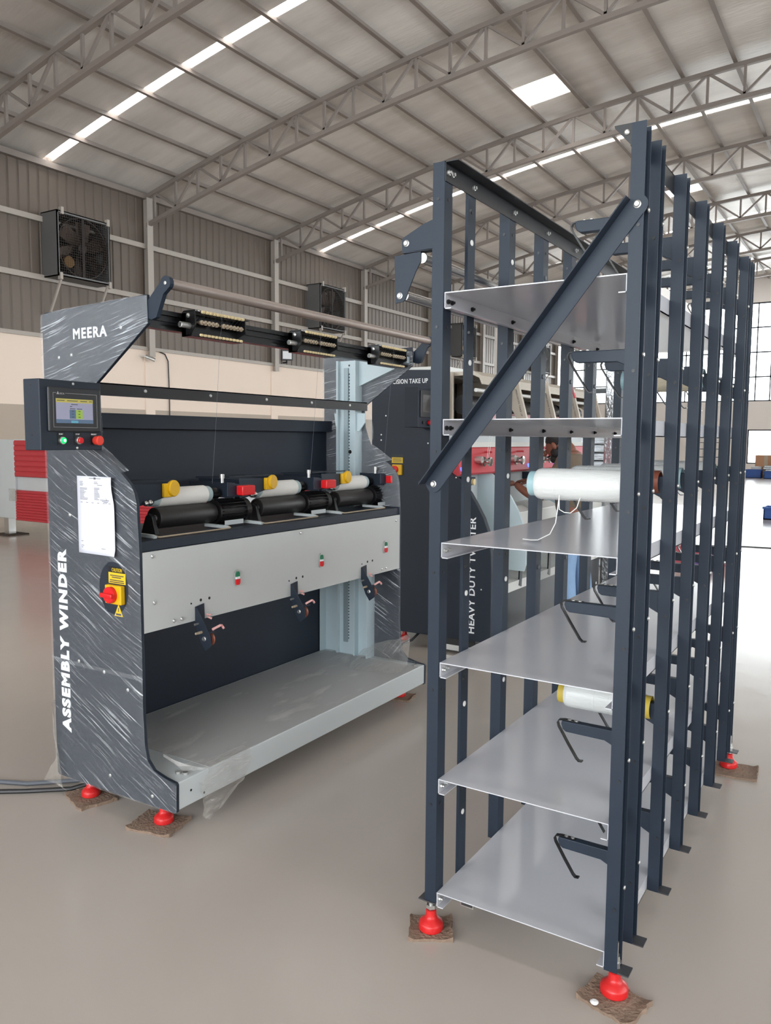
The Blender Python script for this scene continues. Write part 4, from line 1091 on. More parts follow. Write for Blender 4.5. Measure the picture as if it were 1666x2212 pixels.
# top beam, roller tube, thread tensioners
bm = build(MB().box(-2.41, -2.385, NY1, FY0, 1.962, 2.035).box(-2.385, -2.372, NY1, FY0, 2.018, 2.035).box(-2.385, -2.372, NY1, FY0, 1.962, 1.975).box(-2.385, -2.378, NY1, FY0, 1.994, 2.001), 'top_beam', 'black_metal', WX, smooth=False)
build(MB().cyl((-2.25, 2.075, 2.108), (-2.25, 4.045, 2.108), 0.0195, 24), 'roller_tube', 'alu_tube', WX)
for y0 in (2.055, 4.012):
    pts = [(-2.350, 2.05), (-2.352, 1.99), (-2.325, 1.983), (-2.300, 1.99), (-2.262, 2.07)]
    for k in range(9):
        a = -0.4 + math.pi*k/8*1.1
        pts.append((-2.25 + 0.026*math.cos(a - 0.2), 2.108 + 0.026*math.sin(a - 0.2)))
    ra = build(MB().prism(pts, 'y', y0, y0+0.018), 'roller_arm', 'anthracite', WX, smooth=False)
    build(MB().lathe((-2.25, y0, 2.108), (-2.25, y0-0.1, 2.108), [(0, 0.007), (0.002, 0.007), (0.003, 0.003)], 10), 'arm_screw', 'zinc', ra)
for y in (2.247, 2.905, 3.565):
    W = 0.285
    tm = build(MB().prism([(-2.372, 2.035), (-2.360, 2.045), (-2.302, 2.045), (-2.298, 1.985), (-2.330, 1.945), (-2.372, 1.945)], 'y', y, y+0.006).box(-2.372, -2.350, y, y+W, 1.950, 2.035).box(-2.372, -2.318, y, y+W, 1.944, 1.950).prism([(-2.372, 2.035), (-2.302, 2.045), (-2.298, 1.985), (-2.372, 1.955)], 'y', y+W, y+W+0.005), 'tension_unit', 'black_metal', WX, smooth=False)
    build(MB().box(-2.368, -2.304, y, y+W+0.03, 2.0385, 2.041), 'guide_plate', 'black_metal', tm, smooth=False)
    build(MB().lathe((-2.330, y-0.050, 1.984), (-2.330, y+0.1, 1.984), [(0, 0.010), (0.001, 0.0115), (0.050, 0.0115)], 16), 'pneumatic_stub', 'zinc', tm)
    build(MB().lathe((-2.335, y, 2.024), (-2.335, y-0.1, 2.024), [(0, 0.009), (0.003, 0.009), (0.005, 0.005)], 12), 'unit_bolt', 'zinc', tm)
    b0 = t0 = None; st_ = 0.0205
    for q in range(12):
        yy = y + 0.038 + q*st_
        dy = (0, q*st_, 0)
        if q == 0:
            b0 = build(MB().lathe((-2.302, yy, 2.040), (-2.302, yy+0.1, 2.040), [(0, 0.004), (0.003, 0.0065), (0.015, 0.0065), (0.018, 0.004)], 10), 'guide_bead', 'bead_cream', tm)
            b1 = build(MB().lathe((-2.312, yy, 1.952), (-2.312, yy+0.1, 1.952), [(0, 0.003), (0.003, 0.0055), (0.015, 0.0055), (0.018, 0.003)], 10), 'guide_bead', 'bead_cream', tm)
            t0 = build(MB().lathe((-2.350, yy+0.009, 2.004), (-2.29, yy+0.009, 1.999), [(0, 0.004), (0.034, 0.004), (0.034, 0.0098), (0.042, 0.0098), (0.044, 0.004), (0.050, 0.004)], 12), 'tension_disc', 'tension_beige', tm)
            r0 = build(MB().lathe((-2.345, yy+0.004, 2.046), (-2.345, yy+0.2, 2.046), [(0, 0.003), (0.0, 0.007), (0.005, 0.007), (0.005, 0.003)], 10), 'guide_ring', 'white_print', tm)
            s0 = build(MB().bar((-2.303, yy+0.009, 2.034), (-2.338, yy+0.009, 2.008), 0.002, 0.002), 'spring_wire', 'black_paint', tm)
        else:
            share(b0, 'guide_bead', tm, dy); share(b1, 'guide_bead', tm, dy); share(s0, 'spring_wire', tm, dy)
            if q != 5: share(t0, 'tension_disc', tm, dy)
            if q < 10: share(r0, 'guide_ring', tm, dy)
for k, y in enumerate((2.39, 3.05, 3.71)):
    solo(MB().tube([(-2.255, y, 2.13), (-2.296, y, 2.05), (-2.296, y, 1.99), (-2.305, y, 1.95), (-2.345, y+0.01, 1.60), (-2.36, y+0.0, 1.36)], 0.0004, 4), 'yarn_strand', 'faint_print', ['thin white yarn falling from the first tension unit', 'thin white yarn falling from the middle tension unit', 'thin white yarn falling from the tension unit nearest the creel'][k], 'yarn')

# paper sheet on the panel
mb = MB(); n, m_ = 6, 12; vs = []; fs = []
for j in range(m_+1):
    for i in range(n+1):
        u, v = i/n, j/m_
        x = -2.757 + 0.222*u - 0.006*v*0; z = 1.394 - 0.311*v
        lift = 0.010 + 0.010*max(0, u-0.7)/0.3*max(0, 0.35-v)/0.35 + 0.006*max(0, v-0.93)/0.07*u
        vs.append((x + 0.010*max(0, u-0.8)*5*math.exp(-((v-0.15)/0.15)**2)*-0.8, NY0-0.006-lift, z))
for j in range(m_):
    for i in range(n):
        a = j*(n+1)+i; fs.append((a, a+n+1, a+n+2, a+1))
pp = thing('paper_sheet', (-2.646, NY0-0.01, 1.083), 'white printed test sheet taped to the wrapped near panel', 'paper')
o = build(MB()._add(vs, fs), 'sheet', 'paper', pp)
sm = o.modifiers.new('thickness', 'SOLIDIFY'); sm.thickness = 0.0004
mb = MB()
rnd = random.Random(4)
def pr(x0, x1, z, h=0.0022): mb.box(-2.757+x0, -2.757+x1, NY0-0.0168, NY0-0.0163, 1.394-z-h/2, 1.394-z+h/2)
for q in range(4): pr(0.018, 0.018+rnd.uniform(0.015, 0.03), 0.022+q*0.005)
for q in range(3): pr(0.105+0.02*(q == 2), 0.105+0.02*(q == 2)+rnd.uniform(0.02, 0.03), 0.022+q*0.006)
for q in range(10): pr(0.018, 0.018+rnd.uniform(0.02, 0.05), 0.048+q*0.005)
for q in range(10): pr(0.105, 0.105+rnd.uniform(0.02, 0.035), 0.046+q*0.005)
for q in range(5): pr(0.175, 0.175+rnd.uniform(0.006, 0.012), 0.066+q*0.006)
for q in range(4): pr(0.14+q*0.01, 0.175+rnd.uniform(0.0, 0.02), 0.092+q*0.004)
for q in range(6): pr(0.02+q*0.034, 0.032+q*0.034, 0.105)
pr(0.018, 0.03, 0.262); pr(0.018, 0.035, 0.280); pr(0.018, 0.028, 0.287); pr(0.14, 0.165, 0.286); pr(0.135, 0.145, 0.292); pr(0.175, 0.182, 0.292)
pr(0.075, 0.145, 0.008, 0.002); pr(0.104, 0.116, 0.008, 0.008)
build(mb, 'print', 'faint_print', pp, smooth=False, kind='stuff')

# plastic film on the end panels
def film_on_panel(y, off, zlo, zhi, m, name, label, xr=None, holes=(), seed=1, bulge=0.012):
    rnd = random.Random(seed)
    # panel outline x-limits at height z
    def lim(z):
        xs = []
        n = len(OUT)
        for i in range(n):
            (xa, za), (xb, zb) = OUT[i], OUT[(i+1) % n]
            if (za-z)*(zb-z) <= 0 and za != zb: xs.append(xa + (xb-xa)*(z-za)/(zb-za))
        return (min(xs), max(xs)) if len(xs) > 1 else None
    rows = max(24, int((zhi-zlo)/0.011)); cols = 44; vs = []; fs = []; grid = {}
    for j in range(rows+1):
        z = zlo + (zhi-zlo)*j/rows
        l = lim(z)
        if l is None: continue
        x0, x1 = l[0]-0.006, l[1]+0.006
        # the film bridges the concave neck
        if 1.42 < z < 1.76: x1 = max(x1, -2.655 + 0.05*math.sin((z-1.42)/0.34*math.pi) + (0.20*(1.52-z)/0.1 if z < 1.52 else 0))
        for i in range(cols+1):
            u = i/cols; x = x0 + (x1-x0)*u
            b = bulge*(0.35 + 0.65*math.sin(u*3.14)*abs(math.sin(z*5.3+seed))) * (0.25 if i in (0, cols) else 1) + rnd.uniform(0, 0.0015)
            grid[(i, j)] = len(vs); vs.append((x, y - b - 0.002, z))
    for h in holes:                      # pull the rim of each cut-out onto a smooth outline
        for q, (x, yy, z) in enumerate(vs):
            f = math.hypot((x-h[0])/h[2], (z-h[1])/h[3])
            if 0.72 < f < 1.0: vs[q] = (h[0]+(x-h[0])/f, yy, h[1]+(z-h[1])/f)
    for j in range(rows):
        for i in range(cols):
            if (i, j) in grid and (i, j+1) in grid and (i+1, j) in grid:
                cx_ = (vs[grid[(i, j)]][0] + vs[grid[(i+1, j)]][0])/2; cz_ = (vs[grid[(i, j)]][2] + vs[grid[(i, j+1)]][2])/2
                if any(((cx_-h[0])/h[2])**2 + ((cz_-h[1])/h[3])**2 < 1 for h in holes): continue
                fs.append((grid[(i, j)], grid[(i+1, j)], grid[(i+1, j+1)], grid[(i, j+1)]))
    return solo(MB()._add(vs, fs), name, m, label, 'plastic film')
film_on_panel(NY0, 0, 0.10, 0.62, 'film_b', 'stretch_film', 'clear stretch film around the foot of the near winder panel', seed=2)
film_on_panel(NY0, 0, 0.60, 1.50, 'film_b', 'stretch_film', 'clear stretch film around the middle of the near winder panel', holes=((-2.56, 0.955, 0.085, 0.105), (-2.645, 1.24, 0.09, 0.135)), seed=3, bulge=0.006)
film_on_panel(NY0, 0, 1.50, 2.07, 'film_a', 'stretch_film', 'clear stretch film around the upper head of the near winder panel', seed=4)
film_on_panel(FY0, 0, 0.23, 0.80, 'film_b', 'stretch_film', 'streaked stretch film on the lower far winder panel', seed=5)
film_on_panel(FY0, 0, 1.15, 2.05, 'film_a', 'stretch_film', 'clear stretch film on the upper far winder panel', seed=6)
def loose(ctrl, m, label, seed, sub=3):
    """crumpled sheet spanned by a grid of control points"""
    rnd = random.Random(seed); rows = len(ctrl); cols = len(ctrl[0]); vs = []; fs = []
    nu, nv = (cols-1)*sub, (rows-1)*sub
    for j in range(nv+1):
        for i in range(nu+1):
            a, b = min(i//sub, cols-2), min(j//sub, rows-2); u, v = i/sub - a, j/sub - b
            p = (Vector(ctrl[b][a])*(1-u)*(1-v) + Vector(ctrl[b][a+1])*u*(1-v) + Vector(ctrl[b+1][a])*(1-u)*v + Vector(ctrl[b+1][a+1])*u*v)
            p += Vector((rnd.uniform(-1, 1), rnd.uniform(-1, 1), rnd.uniform(-1, 1)))*0.005
            vs.append(p)
    for j in range(nv):
        for i in range(nu):
            k = j*(nu+1)+i; fs.append((k, k+1, k+nu+2, k+nu+1))
    return solo(MB()._add(vs, fs), 'loose_film', m, label, 'plastic film')
loose([[(-2.40, 2.12, 0.30), (-2.33, 2.15, 0.245), (-2.29, 2.28, 0.238), (-2.27, 2.46, 0.236)],
       [(-2.37, 2.13, 0.262), (-2.25, 2.20, 0.236), (-2.228, 2.30, 0.232), (-2.232, 2.47, 0.230)],
       [(-2.23, 2.17, 0.18), (-2.225, 2.22, 0.17), (-2.222, 2.32, 0.16), (-2.228, 2.46, 0.17)],
       [(-2.235, 2.19, 0.10), (-2.225, 2.23, 0.09), (-2.22, 2.33, 0.08), (-2.23, 2.42, 0.115)],
       [(-2.25, 2.20, 0.03), (-2.24, 2.22, 0.015), (-2.235, 2.27, 0.035), (-2.24, 2.34, 0.085)]], 'film_loose', 'loose clear film hanging from the near platform corner', 21)
loose([[(-2.62, 3.90, 0.29), (-2.50, 3.93, 0.34), (-2.40, 3.96, 0.37), (-2.33, 3.965, 0.40)],
       [(-2.62, 3.82, 0.24), (-2.48, 3.86, 0.27), (-2.37, 3.90, 0.30), (-2.30, 3.92, 0.34)],
       [(-2.60, 3.74, 0.234), (-2.46, 3.76, 0.24), (-2.35, 3.80, 0.245), (-2.27, 3.84, 0.25)],
       [(-2.55, 3.66, 0.232), (-2.43, 3.66, 0.234), (-2.33, 3.70, 0.235), (-2.25, 3.74, 0.236)]], 'film_loose', 'crumpled clear film heaped on the far platform corner', 22)
loose([[(-2.98, 2.06, 0.42), (-2.965, 2.03, 0.42)], [(-2.985, 2.05, 0.30), (-2.94, 2.02, 0.28)], [(-2.975, 2.05, 0.18), (-2.90, 2.015, 0.16)], [(-3.03, 2.04, 0.085), (-2.88, 2.01, 0.07)], [(-3.04, 2.03, 0.06), (-2.86, 2.02, 0.055)]], 'film_loose', 'ruffled film edge at the rear bottom corner of the near panel', 23)
# cables on the floor
solo(MB().tube([(-2.80, 2.35, 0.10), (-2.86, 2.2, 0.04), (-2.95, 2.10, 0.012), (-3.10, 1.98, 0.010), (-3.35, 1.80, 0.010), (-3.7, 1.62, 0.010)], 0.010, 8), 'power_cable', 'cable_black', 'black cable leaving the winder across the floor at left', 'cable')
solo(MB().tube([(-2.80, 2.45, 0.10), (-2.88, 2.3, 0.05), (-3.00, 2.17, 0.012), (-3.16, 2.03, 0.010), (-3.40, 1.92, 0.010), (-3.75, 1.80, 0.010)], 0.010, 8), 'power_cable', 'cable_grey', 'grey cable beside the black one on the floor at left', 'cable')
# ------------------------------------------------------------------ twisting machine behind
TX = thing('twisting_machine', (-2.8, 6.7, 0), 'long dark and red yarn twisting machine standing beyond the winder', 'twisting machine')
TY = 5.0; TE = 7.9
curve = [(-2.630, 1.318), (-2.56, 1.272), (-2.500, 1.225), (-2.458, 1.176), (-2.405, 1.095), (-2.351, 1.003), (-2.318, 0.92), (-2.298, 0.83), (-2.288, 0.74), (-2.284, 0.60)]
tp = build(MB().prism([(-3.285, 0.11), (-3.285, 2.050), (-3.275, 2.060), (-2.715, 2.040), (-2.690, 2.01), (-2.640, 1.40)] + curve + [(-2.282, 0.125)], 'y', TY, TY+0.045), 'end_panel', 'anthracite_dark', TX, 0.003, smooth=False)
letters('PRECISION TAKE UP', (-3.165, TY-0.001, 1.950), (1, 0, 0), (0, 0, 1), 0.358, 0.034, tp, offset=0.016, spacing=1.06)
letters('HEAVY DUTY TWISTER', (-2.408, TY-0.001, 0.178), (0, 0, 1), (-1, 0, 0), 0.83, 0.050, tp, offset=0.02, spacing=1.08)
st = build(MB().box(-3.105, -3.010, TY-0.0015, TY, 1.372, 1.432), 'caution_sticker', 'label_yellow', tp, smooth=False)
build(MB().box(-3.105, -3.010, TY-0.002, TY-0.001, 1.414, 1.432), 'sticker_header', 'black_paint', st, smooth=False)
mb = MB()
for k in range(4): mb.box(-3.095, -3.02, TY-0.002, TY-0.0015, 1.404-k*0.008, 1.407-k*0.008)
build(mb, 'sticker_print', 'dark_print', st, smooth=False, kind='stuff')
sw = build(MB().box(-3.092, -3.012, TY-0.02, TY, 1.285, 1.362), 'isolator_plate', 'yellow_plastic', tp, 0.003, smooth=False)
build(MB().lathe((-3.066, TY-0.02, 1.325), (-3.066, 0, 1.325), [(0, 0.028), (0.014, 0.028), (0.018, 0.024)], 22), 'red_knob', 'red_button', sw)
bo = MB()
for x, z in ((-2.74, 1.94), (-3.16, 1.72), (-3.20, 1.58), (-3.20, 1.54), (-2.80, 1.52), (-2.52, 1.12), (-2.36, 0.50), (-2.75, 2.0), (-2.57, 1.28)):
    bo.lathe((x, TY, z), (x, 0, z), [(0, 0.006), (0.002, 0.006), (0.003, 0.003)], 8)
build(bo, 'screw', 'zinc', tp, kind='stuff')
cb = build(MB().box(-2.848, -2.742, 4.75, TY, 1.630, 1.905), 'control_box', 'anthracite_dark', TX, 0.003, smooth=False)
build(MB().box(-2.742, -2.732, 4.775, TY-0.01, 1.70, 1.885), 'screen_bezel', 'hmi_black', cb, 0.003, smooth=False)
build(MB().box(-2.732, -2.7315, 4.80, TY-0.03, 1.735, 1.855), 'screen', 'screen_off', cb, smooth=False)
build(MB().lathe((-2.742, 4.90, 1.665), (-2, 4.90, 1.665), [(0, 0.014), (0.014, 0.014), (0.016, 0.022), (0.026, 0.022), (0.029, 0.016)], 20), 'emergency_button', 'red_button', cb)
build(MB().lathe((-2.742, 4.82, 1.665), (-2, 4.82, 1.665), [(0, 0.012), (0.008, 0.012)], 14), 'push_button', 'black_paint', cb)
# body
build(MB().box(-3.28, -2.78, TY+0.045, TE, 0.14, 1.60).box(-3.28, -3.03, TY+0.045, TE, 1.60, 1.98), 'back_housing', 'light_grey', TX, smooth=False)
build(MB().box(-3.26, -2.70, TY+0.045, TE, 2.0, 2.07), 'top_duct', 'twister_white', TX, 0.004, smooth=False)
for y in (5.62, 6.89):
    cv = [(x, z) for x, z in curve]
    build(MB().prism([(-2.78, 0.55), (-2.78, 1.30)] + cv + [(-2.30, 0.55)], 'y', y, y+0.02), 'section_plate', 'pale_blue_grey', TX, smooth=False)
rp = build(MB().prism([(-2.62, 1.492), (-2.605, 1.492), (-2.600, 1.485), (-2.560, 1.305), (-2.575, 1.290), (-2.62, 1.290)], 'y', TY+0.045, TE), 'red_panel', 'red_paint', TX, smooth=False)
build(MB().box(-2.78, -2.595, TY+0.045, TE, 1.492, 1.530), 'ledge', 'twister_white', TX, smooth=False)
build(MB().box(-2.78, -2.64, TY+0.045, TE, 1.530, 1.690), 'upper_panel', 'light_grey', TX, smooth=False)
build(MB().box(-2.78, -2.70, TY+0.045, TE, 0.60, 1.29), 'lower_panel', 'light_grey', TX, smooth=False)
build(MB().box(-2.78, -2.36, TY+0.045, TE, 0.40, 0.47), 'base_rail', 'twister_white', TX, smooth=False)
build(MB().box(-2.74, -2.42, TY+0.045, TE, 0.06, 0.40), 'plinth', 'black_paint', TX, smooth=False)
build(MB().box(-2.80, -2.30, TY+0.045, TE, 0.02, 0.06), 'kick_plate', 'zinc', TX, smooth=False)
for k in range(4):
    y = 5.075 + 0.62*k
    bb = build(MB().lathe((-2.570, y, 1.335), (-2.4, y, 1.335), [(0, 0.016), (0.008, 0.016), (0.010, 0.013)], 16), 'blue_button', 'led_blue', rp)
    build(MB().lathe((-2.570, y+0.075, 1.335), (-2.4, y+0.075, 1.335), [(0, 0.014), (0.01, 0.013)], 14), 'black_button', 'black_paint', rp)
    y2 = y + 0.335
    fr = build(MB().lathe((-2.59, y2, 1.385), (-2.3, y2, 1.385), [(0, 0.020), (0.03, 0.020), (0.03, 0.036), (0.045, 0.036), (0.045, 0.022), (0.085, 0.022), (0.085, 0.034), (0.10, 0.034), (0.102, 0.02)], 22), 'feed_roller', 'steel', rp)
    build(MB().cyl((-2.59, y2-0.07, 1.40), (-2.53, y2-0.07, 1.40), 0.026, 18), 'nip_roller', 'zinc', fr)
    build(MB().cyl((-2.59, y2+0.10, 1.455), (-2.53, y2+0.10, 1.455), 0.007, 8), 'guide_pin', 'red_paint', rp)
    # guide pulley below the red panel
    pu = build(MB().box(-2.70, -2.60, y+0.20, y+0.30, 1.21, 1.27), 'pulley_block', 'anthracite', TX, smooth=False)
    build(MB().lathe((-2.60, y+0.25, 1.235), (-2.5, y+0.25, 1.235), [(0, 0.024), (0.004, 0.024), (0.008, 0.018), (0.012, 0.018), (0.016, 0.024), (0.018, 0.024), (0.019, 0.01)], 18), 'pulley', 'bead_cream', pu)
    # spindle pot housing and lever
    sb = build(MB().prism([(-2.70, 0.60), (-2.43, 0.60), (-2.42, 0.66), (-2.42, 0.98), (-2.50, 1.02), (-2.70, 1.02)], 'y', y+0.58, y+0.98), 'spindle_housing', 'twister_white', TX, 0.006, smooth=False)
    build(MB().box(-2.42, -2.417, y+0.70, y+0.80, 0.80, 0.83), 'red_mark', 'red_paint', sb, smooth=False)
    build(MB().bar((-2.39, y+0.72, 0.74), (-2.36, y+0.62, 0.42), 0.05, 0.012, (1, 0, 0)), 'pedal_lever', 'black_paint', sb, smooth=False)
# take-up heads
HEADS = [5.12, 5.75, 6.38, 7.02, 7.65]
def head_poly():
    pts = [(-3.02, 1.62), (-3.02, 1.99), (-2.98, 2.035), (-2.50, 2.045), (-2.445, 2.03), (-2.43, 2.00), (-2.415, 1.92), (-2.375, 1.78), (-2.345, 1.66), (-2.345, 1.60), (-2.42, 1.60)]
    for k in range(11):
        a = math.pi*k/10
        pts.append((-2.66 + 0.235*math.cos(a*0.62), 1.60 + 0.28*math.sin(a*0.62)))
    return pts + [(-2.80, 1.62)]
hd0 = None
for k, y in enumerate(HEADS):
    if k == 0:
        build(MB().prism([(-2.70, 1.60), (-2.70, 2.03), (-2.66, 2.03), (-2.655, 1.60)], 'y', y-0.03, y), 'take_up_rim', 'twister_beige', TX, 0.002, smooth=False)
    elif hd0 is None:
        hd0 = build(MB().prism(head_poly(), 'y', y, y+0.03), 'take_up_side', 'twister_beige', TX, 0.003, smooth=False)
        letters('PRECISION TAKE UP', (-2.455, y-0.001, 1.93), (0.26, 0, -0.97), (0.97, 0, 0.26), 0.21, 0.012, hd0, 'dark_print')
        hy = y
    else:
        o = share(hd0, 'take_up_side', TX, (0, y-hy, 0))
        share(hd0.children[0], 'lettering', o, (0, 0, 0))
        build(MB().prism([(-2.50, 2.047), (-2.442, 2.033), (-2.412, 1.93), (-2.420, 1.925), (-2.455, 2.025), (-2.50, 2.038)], 'y', y-0.004, y+0.034), 'red_edge', 'red_paint', o, smooth=False)
    if k < 4:
        y1 = HEADS[k+1]
        build(MB().prism([(-3.0, 1.99), (-3.0, 2.03), (-2.52, 2.035), (-2.46, 2.0), (-2.445, 1.94), (-2.455, 1.94), (-2.475, 1.985), (-2.53, 2.01)], 'y', y+0.03, y1), 'top_cover', 'twister_beige', TX, smooth=False)
        build(MB().box(-2.98, -2.96, y+0.03, y1, 1.62, 2.0), 'head_back', 'black_paint', TX, smooth=False)
        build(MB().cyl((-2.50, y+0.03, 1.90), (-2.50, y1, 1.90), 0.014, 12), 'traverse_rod', 'twister_white', TX)
        build(MB().cyl((-2.62, y+0.06, 1.80), (-2.62, y1-0.03, 1.80), 0.07, 24), 'friction_drum', 'black_rubber', TX)
        pk = build(MB().cyl((-2.52, y+0.14, 1.705), (-2.52, y1-0.12, 1.705), 0.05, 24), 'take_up_package', 'pink_mesh', TX)
        build(MB().cyl((-2.52, y+0.10, 1.705), (-2.52, y1-0.08, 1.705), 0.03, 16), 'package_tube', 'white_bobbin', pk)
foot_pts = ((-3.1, 5.2), (-2.4, 5.2), (-3.1, 7.75), (-2.4, 7.75))
for x, y in foot_pts: foot(TX, x, y, 0.14, 0.0)
pad_ = solo(MB().tube([(-2.88, 5.06, 0.12), (-2.90, 4.97, 0.07), (-2.98, 4.92, 0.025), (-3.10, 4.95, 0.012), (-3.30, 5.02, 0.012)], 0.009, 8), 'power_cable', 'cable_black', 'black cable curling out under the twisting machine', 'cable')
for k, (a, b) in enumerate((((-2.50, 5.45, 1.80), (-2.52, 5.40, 1.41)), ((-2.50, 5.54, 1.80), (-2.52, 5.42, 1.41)))):
    solo(MB().tube([a, tuple((Vector(a)+Vector(b))/2), b], 0.0016, 5), 'yarn_strand', 'cotton_white', ['left white yarn running down to the chrome feed roller', 'right white yarn running down to the chrome feed roller'][k], 'yarn')

# ------------------------------------------------------------------ the person at the twisting machine
def skin_mesh(name, verts, edges, radii, m, parent, root=0, sub=2):
    me = bpy.data.meshes.new(name); o3 = ORG[parent]
    me.from_pydata([tuple(Vector(v)-o3) for v in verts], edges, [])
    o = bpy.data.objects.new(name, me); COL.objects.link(o); o.parent = parent; ORG[o] = o3
    o.modifiers.new('skin', 'SKIN')
    me.skin_vertices[0].data.foreach_set('radius', [c for r in radii for c in ((r, r) if not isinstance(r, tuple) else r)])
    for i, sv in enumerate(me.skin_vertices[0].data): sv.use_root = (i == root)
    sd = o.modifiers.new('sub', 'SUBSURF'); sd.levels = sub; sd.render_levels = sub
    dg = bpy.context.evaluated_depsgraph_get()
    m2 = bpy.data.meshes.new_from_object(o.evaluated_get(dg))
    o.modifiers.clear(); o.data = m2; m2.name = name
    for p in m2.polygons: p.use_smooth = True
    m2.materials.clear(); m2.materials.append(MATS[m])
    return o
PO = thing('person', (-2.12, 6.20, 0), 'person in brown T-shirt and pale jeans bending over the twisting machine', 'person')
px, py = -2.12, 6.20
# he faces -X (towards the machine); his left arm is on the camera side
V = [(px, py, 0.93), (px-0.01, py, 1.06), (px-0.02, py, 1.22), (px-0.02, py, 1.36), (px-0.03, py, 1.455), (px-0.075, py, 1.500),      # 0-5 pelvis..neck
     (px-0.02, py-0.17, 1.385), (px-0.10, py-0.235, 1.20), (px-0.215, py-0.225, 1.075), (px-0.335, py-0.215, 1.135), (px-0.425, py-0.205, 1.195),   # 6-10 left arm
     (px-0.02, py+0.17, 1.385), (px-0.08, py+0.24, 1.18), (px-0.18, py+0.22, 1.06), (px-0.31, py+0.16, 1.14), (px-0.40, py+0.10, 1.20),   # 11-15 right arm
     (px, py-0.095, 0.86), (px-0.02, py-0.10, 0.50), (px+0.02, py-0.10, 0.10), (px-0.10, py-0.10, 0.045),
     (px, py+0.095, 0.86), (px+0.04, py+0.10, 0.50), (px+0.10, py+0.10, 0.10), (px-0.02, py+0.10, 0.045)]
Ed = [(0,1),(1,2),(2,3),(3,4),(4,5),(3,6),(6,7),(7,8),(8,9),(9,10),(3,11),(11,12),(12,13),(13,14),(14,15),(0,16),(16,17),(17,18),(18,19),(0,20),(20,21),(21,22),(22,23)]
Rd = [0.13, 0.125, 0.13, 0.12, 0.062, 0.055, 0.058, 0.047, 0.041, 0.036, 0.027, 0.058, 0.047, 0.041, 0.036, 0.027, 0.085, 0.058, 0.042, 0.035, 0.085, 0.058, 0.042, 0.035]
# head joined to the neck as one body: extra skeleton points shape skull, jaw, chin; bowed forward
hc = Vector((px-0.150, py, 1.505)); HT = R(32)
def head_pt(dx, dy, dz):
    return tuple(hc + Vector((dx*math.cos(HT) - dz*math.sin(HT), dy, dx*math.sin(HT) + dz*math.cos(HT))))
V += [head_pt(0.030, 0, 0.025), head_pt(-0.020, 0, 0.030), head_pt(-0.048, 0, -0.022), head_pt(-0.058, 0, -0.070)]
Ed += [(5, 24), (24, 25), (25, 26), (26, 27)]
Rd += [0.086, 0.088, 0.070, 0.044]
body = skin_mesh('body', V, Ed, Rd, 'skin', PO)
def hblob(lst, name, m):
    mb = MB()
    for c, r in lst:
        e = MB().ellipsoid(c, r, 16, 10)
        mb._add([head_pt(*p) for p in e.v], e.f)
    return build(mb, name, m, PO)
hblob([((-0.118, 0, 0.004), (0.016, 0.012, 0.026)), ((-0.130, 0, -0.014), (0.015, 0.017, 0.012))], 'nose', 'skin')
for s_ in (-1, 1):
    hblob([((-0.103, s_*0.034, 0.018), (0.008, 0.013, 0.007))], 'eye', 'white_print')
    hblob([((-0.109, s_*0.034, 0.016), (0.004, 0.006, 0.006))], 'iris', 'hair')
    hblob([((-0.104, s_*0.035, 0.038), (0.010, 0.021, 0.005))], 'eyebrow', 'hair')
    hblob([((0.0, s_*0.086, -0.002), (0.020, 0.010, 0.031))], 'ear', 'skin')
hblob([((-0.112, 0, -0.058), (0.007, 0.023, 0.006))], 'mouth', 'copper_brown')
hblob([((-0.062, 0, -0.082), (0.050, 0.052, 0.040)), ((-0.022, 0.050, -0.048), (0.045, 0.026, 0.044)), ((-0.022, -0.050, -0.048), (0.045, 0.026, 0.044)), ((-0.108, 0, -0.042), (0.012, 0.032, 0.007))], 'beard', 'hair')
hblob([((0.022, 0, 0.045), (0.098, 0.090, 0.082)), ((0.060, 0, 0.0), (0.058, 0.080, 0.075))], 'hair', 'hair')
# shirt with short sleeves, jeans
SV = [V[0], V[1], V[2], V[3], (px-0.02, py, 1.435), V[6], tuple((Vector(V[6])+Vector(V[7]))/2), tuple(Vector(V[6])*0.2+Vector(V[7])*0.8), V[11], tuple((Vector(V[11])+Vector(V[12]))/2), tuple(Vector(V[11])*0.2+Vector(V[12])*0.8)]
skin_mesh('shirt', SV, [(0,1),(1,2),(2,3),(3,4),(3,5),(5,6),(6,7),(3,8),(8,9),(9,10)], [0.155, 0.148, 0.152, 0.140, 0.080, 0.078, 0.070, 0.068, 0.078, 0.070, 0.068], 'shirt_khaki', PO)
JV = [(px, py, 0.96), (px, py, 0.90), V[16], V[17], (V[18][0], V[18][1], 0.09), V[20], V[21], (V[22][0], V[22][1], 0.09)]
skin_mesh('jeans', JV, [(0,1),(1,2),(2,3),(3,4),(1,5),(5,6),(6,7)], [0.140, 0.140, 0.105, 0.082, 0.072, 0.105, 0.082, 0.072], 'denim', PO)
for q in (18, 22):
    a = V[q]
    build(MB().ellipsoid((a[0]-0.06, a[1], 0.045), (0.145, 0.052, 0.045), 16, 8), 'shoe', 'shoe_dark', PO)
